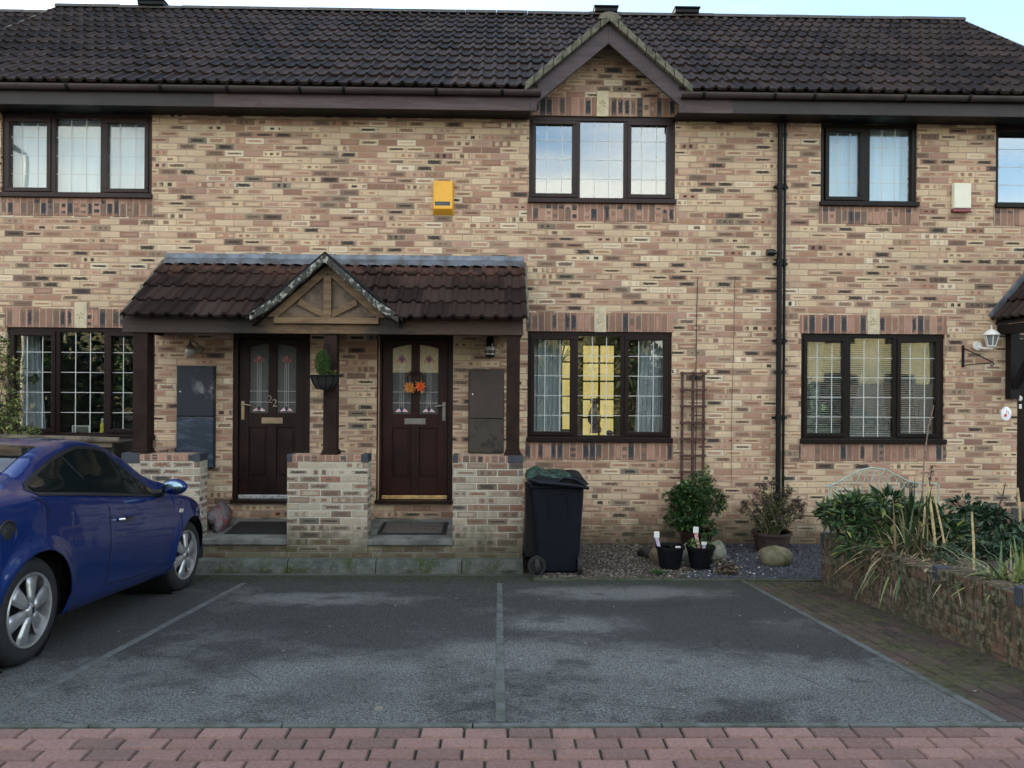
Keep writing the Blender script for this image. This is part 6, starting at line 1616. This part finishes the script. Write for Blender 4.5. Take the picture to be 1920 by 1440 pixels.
        b=MB(); b.box(x-.009,x+.009,yo+s*.0145-.001,yo+s*.0145+.001,RW-.018,RW+.018); fin(b,'hub_badge',M['dark_trim'],W_,False)
    wheel(0,-1); wheel(WB,-1,R(-4)); wheel(0,1); wheel(WB,1,R(-4))
    # number plate area and rear lamp outside the frame are kept simple
    for s in(-1,1):
        b=MB(); b.rock((-.80,s*.63,.80),.06,.10,.10,3,rough=.03); b.build('tail_lamp',simple('red_lens',(.3,.01,.01),.15),root,smooth='full',local=True)
        b=MB(); b.rock((WB+.60,s*.62,.62),.10,.12,.07,3,rough=.03); b.build('headlight',simple('headlight_lens',(.5,.5,.5),.1),root,smooth='full',local=True)
M['mirror']=simple('mirror_glass',(.22,.31,.38),.04,1,var=.02)
def csg():
    t=NT('tinted_car_glass'); t.pbsdf((.006,.009,.009),.05,0,t.bump(t.noise(t.obj(),5,2),.05,.02),.3); return t.mat
M['car_side_glass']=csg()
build_car()
# ---------------------------------------------------------------- window furnishings
def curtain(label,px0,px1,py0,py1,Y,mat,flare=0,folds=None,seed=1,cat='curtain',tie=0,grp_=None):
    a=at(px0,(py0+py1)/2,Y); e=at(px1,(py0+py1)/2,Y); z1=at((px0+px1)/2,py0,Y).z; z0=at((px0+px1)/2,py1,Y).z
    r_=random.Random(seed); nx,nz=60,12; b=MB(); vs=[]; W_=e.x-a.x; folds=folds or max(2,int(abs(W_)/.075)); ph=r_.random()*6
    for j in range(nz+1):
        v=j/nz; z=z1+(z0-z1)*v
        for i in range(nx+1):
            u=i/nx; x=a.x+W_*u*(1+flare*v) if flare>=0 else e.x-W_*(1-u)*(1-flare*v)
            vs.append((x,Y+.022*math.sin(u*folds*math.tau+ph+.5*math.sin(v*2+u*5))+.01*math.sin(u*folds*2.7*math.tau+v),z))
    b.add(vs,[(j*(nx+1)+i,j*(nx+1)+i+1,(j+1)*(nx+1)+i+1,(j+1)*(nx+1)+i) for j in range(nz) for i in range(nx)])
    o=b.build('curtain' if cat=='curtain' else 'window_blind',mat,smooth='full'); return tag(o,label,cat,grp_)
curtain('pale grey curtain in the left light of the window with the cat',1000,1052,626,815,.28,M['curtain'],folds=4,seed=2)
curtain('pale grey curtain in the right light of the window with the cat',1200,1256,626,815,.28,M['curtain'],flare=-.16,folds=4,seed=3)
curtain('thin pale curtain behind the foliage in the left corner window',24,50,618,810,.28,M['curtain'],folds=2,seed=4)
curtain('pale curtain falling to one side in the left corner window',52,72,620,812,.30,M['curtain'],flare=.8,folds=3,seed=5)
curtain('pale closed blind filling the upper left window',-14,296,212,372,.22,M['blind'],folds=5,seed=6,cat='blind')
curtain('pale closed blind filling the two light upper window',1535,1728,225,385,.22,M['blind'],folds=6,seed=7,cat='blind')
# venetian blind in the right hand window
a=wx(1512);e=wx(1760); t=thing('venetian_blind','white slatted blind across the right hand ground floor window','blind',((a+e)/2,.2,ZG0)); 
n=44
for k in range(n):
    z=ZG0+.06+(ZG1-ZG0-.13)*k/n; b=MB(); b.obox(((a+e)/2,.20,z),((e-a)/2,0,0),(0,.011,.005),(0,-.0004,.0008)); b.build('slat',M['white_plastic'],t)
for x in(a+.2,(a+e)/2,e-.2): b=MB(); b.tube([(x,.185,ZG0+.05),(x,.185,ZG1-.05)],.0015,4); b.build('ladder_cord',M['white_plastic'],t)
def drape(label,pts,Y,seed):
    b=MB(); P=[at(x,y,Y) for x,y in pts]; n=14; vs=[]
    for j in range(n+1):
        v=j/n; l=P[0].lerp(P[3],v); r_=P[1].lerp(P[2],v)
        for i in range(15):
            u=i/14; q=l.lerp(r_,u); vs.append((q.x,Y+.012*math.sin(u*14+seed),q.z))
    b.add(vs,[(j*15+i,j*15+i+1,(j+1)*15+i+1,(j+1)*15+i) for j in range(n) for i in range(14)]); o=b.build('curtain',M['curtain'],smooth='full'); tag(o,label,'curtain')
drape('pale curtain swept to a point at the middle of the right hand window',[(1628,640),(1640,640),(1640,800),(1592,805)],.26,1)
drape('pale curtain sweeping rightwards in the middle of the right hand window',[(1634,640),(1645,640),(1666,806),(1642,805)],.27,2)
drape('pale curtain against the left side of the right hand window',[(1516,632),(1545,632),(1532,795),(1520,795)],.26,3)
drape('pale curtain against the right side of the right hand window',[(1700,632),(1752,632),(1752,800),(1718,800)],.26,4)
# glazed inner door at the back of the room, panes glow in place of sunlight
t=thing('glowing_inner_window','tall yellow glowing window with dark bars seen through the ground floor room','window',(at(1120,700,2.4).x,2.4,.9))
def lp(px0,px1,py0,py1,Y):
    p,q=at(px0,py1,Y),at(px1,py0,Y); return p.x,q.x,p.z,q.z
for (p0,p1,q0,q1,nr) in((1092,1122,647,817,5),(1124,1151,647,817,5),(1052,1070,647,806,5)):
    x0,x1,z0,z1=lp(p0,p1,q0,q1,2.4); b=MB(); b.box(x0,x1,2.4,2.41,z0,z1); b.build('glowing_pane',M['curtain_glow'],t)
    b=MB()
    for k in range(nr+1): z=z0+(z1-z0)*k/nr; b.box(x0-.012,x1+.012,2.375,2.395,z-.012,z+.012)
    for x in(x0-.010,x1+.010): b.box(x-.012,x+.012,2.374,2.396,z0-.01,z1+.01)
    b.build('glazing_bars',M['dark_trim'],t)
# cat figurine standing on the sill
def catfig():
    Y=.20; p=at(1114,812,Y); s=.0070
    t=thing('cat_figurine','tall mottled brown cat ornament standing on the sill before the glowing window','ornament',(p.x,Y,p.z))
    m=simple('mottled_brown_wood',(.075,.035,.030),.5,col2=(.20,.13,.12),scale=70,lo=.5,hi=.6); z=p.z; x=p.x; k=1/150
    b=MB(); b.lathe([(.0,0),(.045,.0),(.05,.01),(.04,.10),(.078,.14),(.082,.20),(.06,.28),(.036,.33),(.03,.37)],(x,Y,z),'z',16); b.build('cat_body',m,t,smooth='full')
    b=MB(); b.rock((x,Y-.01,z+.385),.056,.042,.042,1,rough=.03)
    for sx in(-1,1): b.lathe([(.018,0),(.0,.045)],(x+sx*.034,Y,z+.408),'z',8)
    b.build('cat_head',m,t,smooth=True)
    for sx in(-1,1): b=MB(); b.tube([(x+sx*.016,Y-.04,z+.16),(x+sx*.016,Y-.045,z+.0)],.011,7); b.build('cat_leg',m,t)
    b=MB(); b.tube([(x+.05,Y,z+.10),(x+.085,Y,z+.05),(x+.07,Y-.03,z+.012)],.009,7); b.build('cat_tail',m,t)
catfig()
p=at(1143,812,.2); b=MB(); b.rock((p.x,.2,p.z+.0),.045,.03,.035,2,rough=.05); o=b.build('trinket_bowl',simple('plum_ceramic',(.09,.045,.05),.3),smooth='full'); tag(o,'small plum coloured bowl on the sill right of the cat ornament','bowl')
# long leaves of a house plant at the top of the window
t=thing('house_plant','spiky house plant spreading pale leaves at the top left of the window with the cat','plant',(at(1075,690,.5).x,.5,1.3)); b=MB(); r_=random.Random(9); c=at(1052,680,.5)
for k in range(50):
    a=r_.uniform(0,6.28); b.blade((c.x,c.y,c.z),(math.cos(a)*.9,math.sin(a)*.2-.1,r_.uniform(.2,1.1)),r_.uniform(.25,.5),.014,r_.uniform(.2,.9),7,0,r_.uniform(.5,1))
b.build('leaves',M['phorm'],t,tone=True)
b=MB(); b.tube([(c.x,c.y,c.z),(c.x+.01,c.y,1.1)],.015,7); b.build('stem',M['stem'],t)
# left window sill: picture frame, yellow bottle, trailing plant
p=at(152,817,.16); t=thing('picture_frame','small pale photo frame on the sill of the left corner window','picture frame',(p.x,.16,p.z)); b=MB()
w_,h_=.105,.11
b.box(p.x-w_,p.x+w_,.15,.165,p.z,p.z+.014); b.box(p.x-w_,p.x+w_,.15,.165,p.z+h_,p.z+h_+.014); b.box(p.x-w_,p.x-w_+.014,.15,.165,p.z+.014,p.z+h_); b.box(p.x+w_-.014,p.x+w_,.15,.165,p.z+.014,p.z+h_); b.build('frame',M['white_plastic'],t)
b=MB(); b.box(p.x-w_+.014,p.x+w_-.014,.158,.162,p.z+.014,p.z+h_); b.build('picture',simple('grey_picture',(.20,.19,.17),.5,col2=(.10,.09,.08),scale=25),t)
p=at(192,816,.16); t=thing('bottle','yellow spray bottle with white cap on the sill of the left corner window','bottle',(p.x,.16,p.z)); b=MB(); b.lathe([(.0,0),(.028,.0),(.032,.03),(.022,.09),(.028,.12),(.016,.155),(.0,.156)],(p.x,.16,p.z),'z',14); b.build('bottle_body',simple('yellow_bottle',(.72,.60,.06),.35),t,smooth=True)
b=MB(); b.lathe([(.014,.157),(.018,.165),(.016,.20),(.0,.21)],(p.x,.16,p.z),'z',12); b.build('cap',M['white_plastic'],t,smooth=True)
for lab,x_,y_,n_ in(('green trailing plant hanging in the right light of the left corner window',226,715,5),('small green leafy sprig before the pale curtain in the left corner window',63,718,1),('yellow green sprig high in the left light of the left corner window',88,682,2)):
    b=MB(); r_=random.Random(n_)
    for k in range(n_): crown(b,at(x_+r_.uniform(-5,5),y_+(k-n_/2)*14,.16),.05,.03,.045,46,.045,.034,k+n_,tone=(.5,1.1),lumps=3)
    o=b.build('trailing_plant',M['leaf'],tone=True); tag(o,lab,'plant')

# ---------------------------------------------------------------- across the street (seen in the window panes)
M['far_brick']=simple('far_brick',(.24,.22,.12),.9,col2=(.15,.15,.085),scale=.9)

def far_house(label,x,y,w_,d_,he,hr,gablefront=True):
    z=gz(-6)-.03; t=thing('house_opposite',label,'house',(x,y,z)); b=MB()
    if gablefront:
        poly=[(x-w_/2,z),(x+w_/2,z),(x+w_/2,z+he),(x,z+hr),(x-w_/2,z+he)]; b.prism(poly,'y',y-d_,y); b.build('wall',M['far_brick'],t)
        for s in(-1,1):
            q=MB(); q.prism([(x,z+hr+.02),(x+s*(w_/2+.35),z+he-.25*0-.3),(x+s*(w_/2+.35),z+he-.12),(x,z+hr+.2)],'y',y-d_-.3,y+.35); r=q.build('roof',M['far_roof'],t)
    else:
        b.box(x-w_/2,x+w_/2,y-d_,y,z,z+he); b.build('wall',M['far_brick'],t)
        q=MB(); q.prism([(y+.4,z+he-.15),(y+.4,z+he),(y-d_/2,z+hr),(y-d_-.4,z+he),(y-d_-.4,z+he-.15)],'x',x-w_/2-.3,x+w_/2+.3); q.build('roof',M['far_roof'],t)
    for i in range(3):
        for zz in(1.0,3.6):
            xx=x-w_/2+w_*(i+.5)/3; b=MB(); b.box(xx-.7,xx+.7,y-.001,y+.04,z+zz,z+zz+1.2); f=b.build('window',M['timber_dark'],t)
            b=MB(); b.box(xx-.62,xx+.62,y+.041,y+.05,z+zz+.08,z+zz+1.12); b.build('pane',M['car_side_glass'],f)
M['far_roof']=simple('far_roof',(.10,.085,.05),.9,var=.2,scale=3)
far_house('sunlit gabled brick house across the street, mirrored in the right hand window',15.5,-25,8.2,8,4.9,7.6)
far_house('long sunlit brick house across the street mirrored low in the upper windows',1.5,-31,13,8,4.8,7.4,False)
far_house('sunlit brick house with orange roof mirrored in the far right upper window',27,-24,10,9,5.2,9.8)
far_house('brick house across the street to the far left of the mirrored row',-20,-31,14,8,4.8,7.4,False)
def far_tree(label,x,y,h,r_,seed,n=2600,mat='leaf_dark',base=.2):
    z=gz(-6)-.03; t=thing('tree',label,'tree',(x,y,z),'trees across the street'); b=MB(); crown(b,(x,y,z+h*(.5+base/2)),r_,r_,h*(.5-base/2),n,.24,.17,seed,lumps=14,tone=(0,1),hollow=.2); b.build('crown',M[mat],t,tone=True)
    b=MB(); b.tube([(x,y,z-.1),(x+.1,y,z+h*.45),(x,y,z+h*.7)],[.16,.11,.05],8); b.build('trunk',M['stem'],t)
far_tree('dense dark evergreen across the street, broadest of the mirrored trees',-17,-19,4.6,3.2,1,6500,base=-.2)
far_tree('dark evergreen standing second from the left across the street',-12,-18,4.2,2.6,2,3600,base=-.2)
far_tree('smaller dark bush across the street facing door 22',-6.5,-17,3.3,2.3,3,2600,base=-.2)
far_tree('dark rounded tree across the street facing the window with the cat',1.3,-18.5,4.2,2.0,4,3600,base=-.2)
far_tree('leafy tree across the street mirrored beside the gabled house',4.8,-17.5,3.9,1.9,5,3200,base=-.2)
far_tree('low dark tree before the gabled house across the street',8.8,-18,2.6,2.0,6,2200,base=-.3)
b=MB(); z=gz(-6)-.03
for i in range(16): b.box(9+i*1.0,9.97+i*1.0,-19.5,-19.42,z,z+1.75)
o=b.build('board_fence',simple('dark_fence_board',(.035,.026,.02),.85)); tag(o,'dark board fence across the street mirrored low in the right window','fence')
t=thing('street_lamp','tall pale street lamp mirrored in the upper left window','street lamp',(-12.6,-11.2,gz(-6)))
b=MB(); b.tube([(-12.6,-11.2,.2),(-12.6,-11.2,7.9)],[.09,.06],10); b.build('column',simple('pale_lamp_post',(.55,.53,.42),.5),t,smooth=True)
b=MB(); b.tube([(-12.6,-11.2,7.9),(-12.9,-11.1,8.1),(-13.5,-10.9,8.2)],[.05,.08,.10],8); b.build('lamp_head',M['upvc'],t,smooth=True)
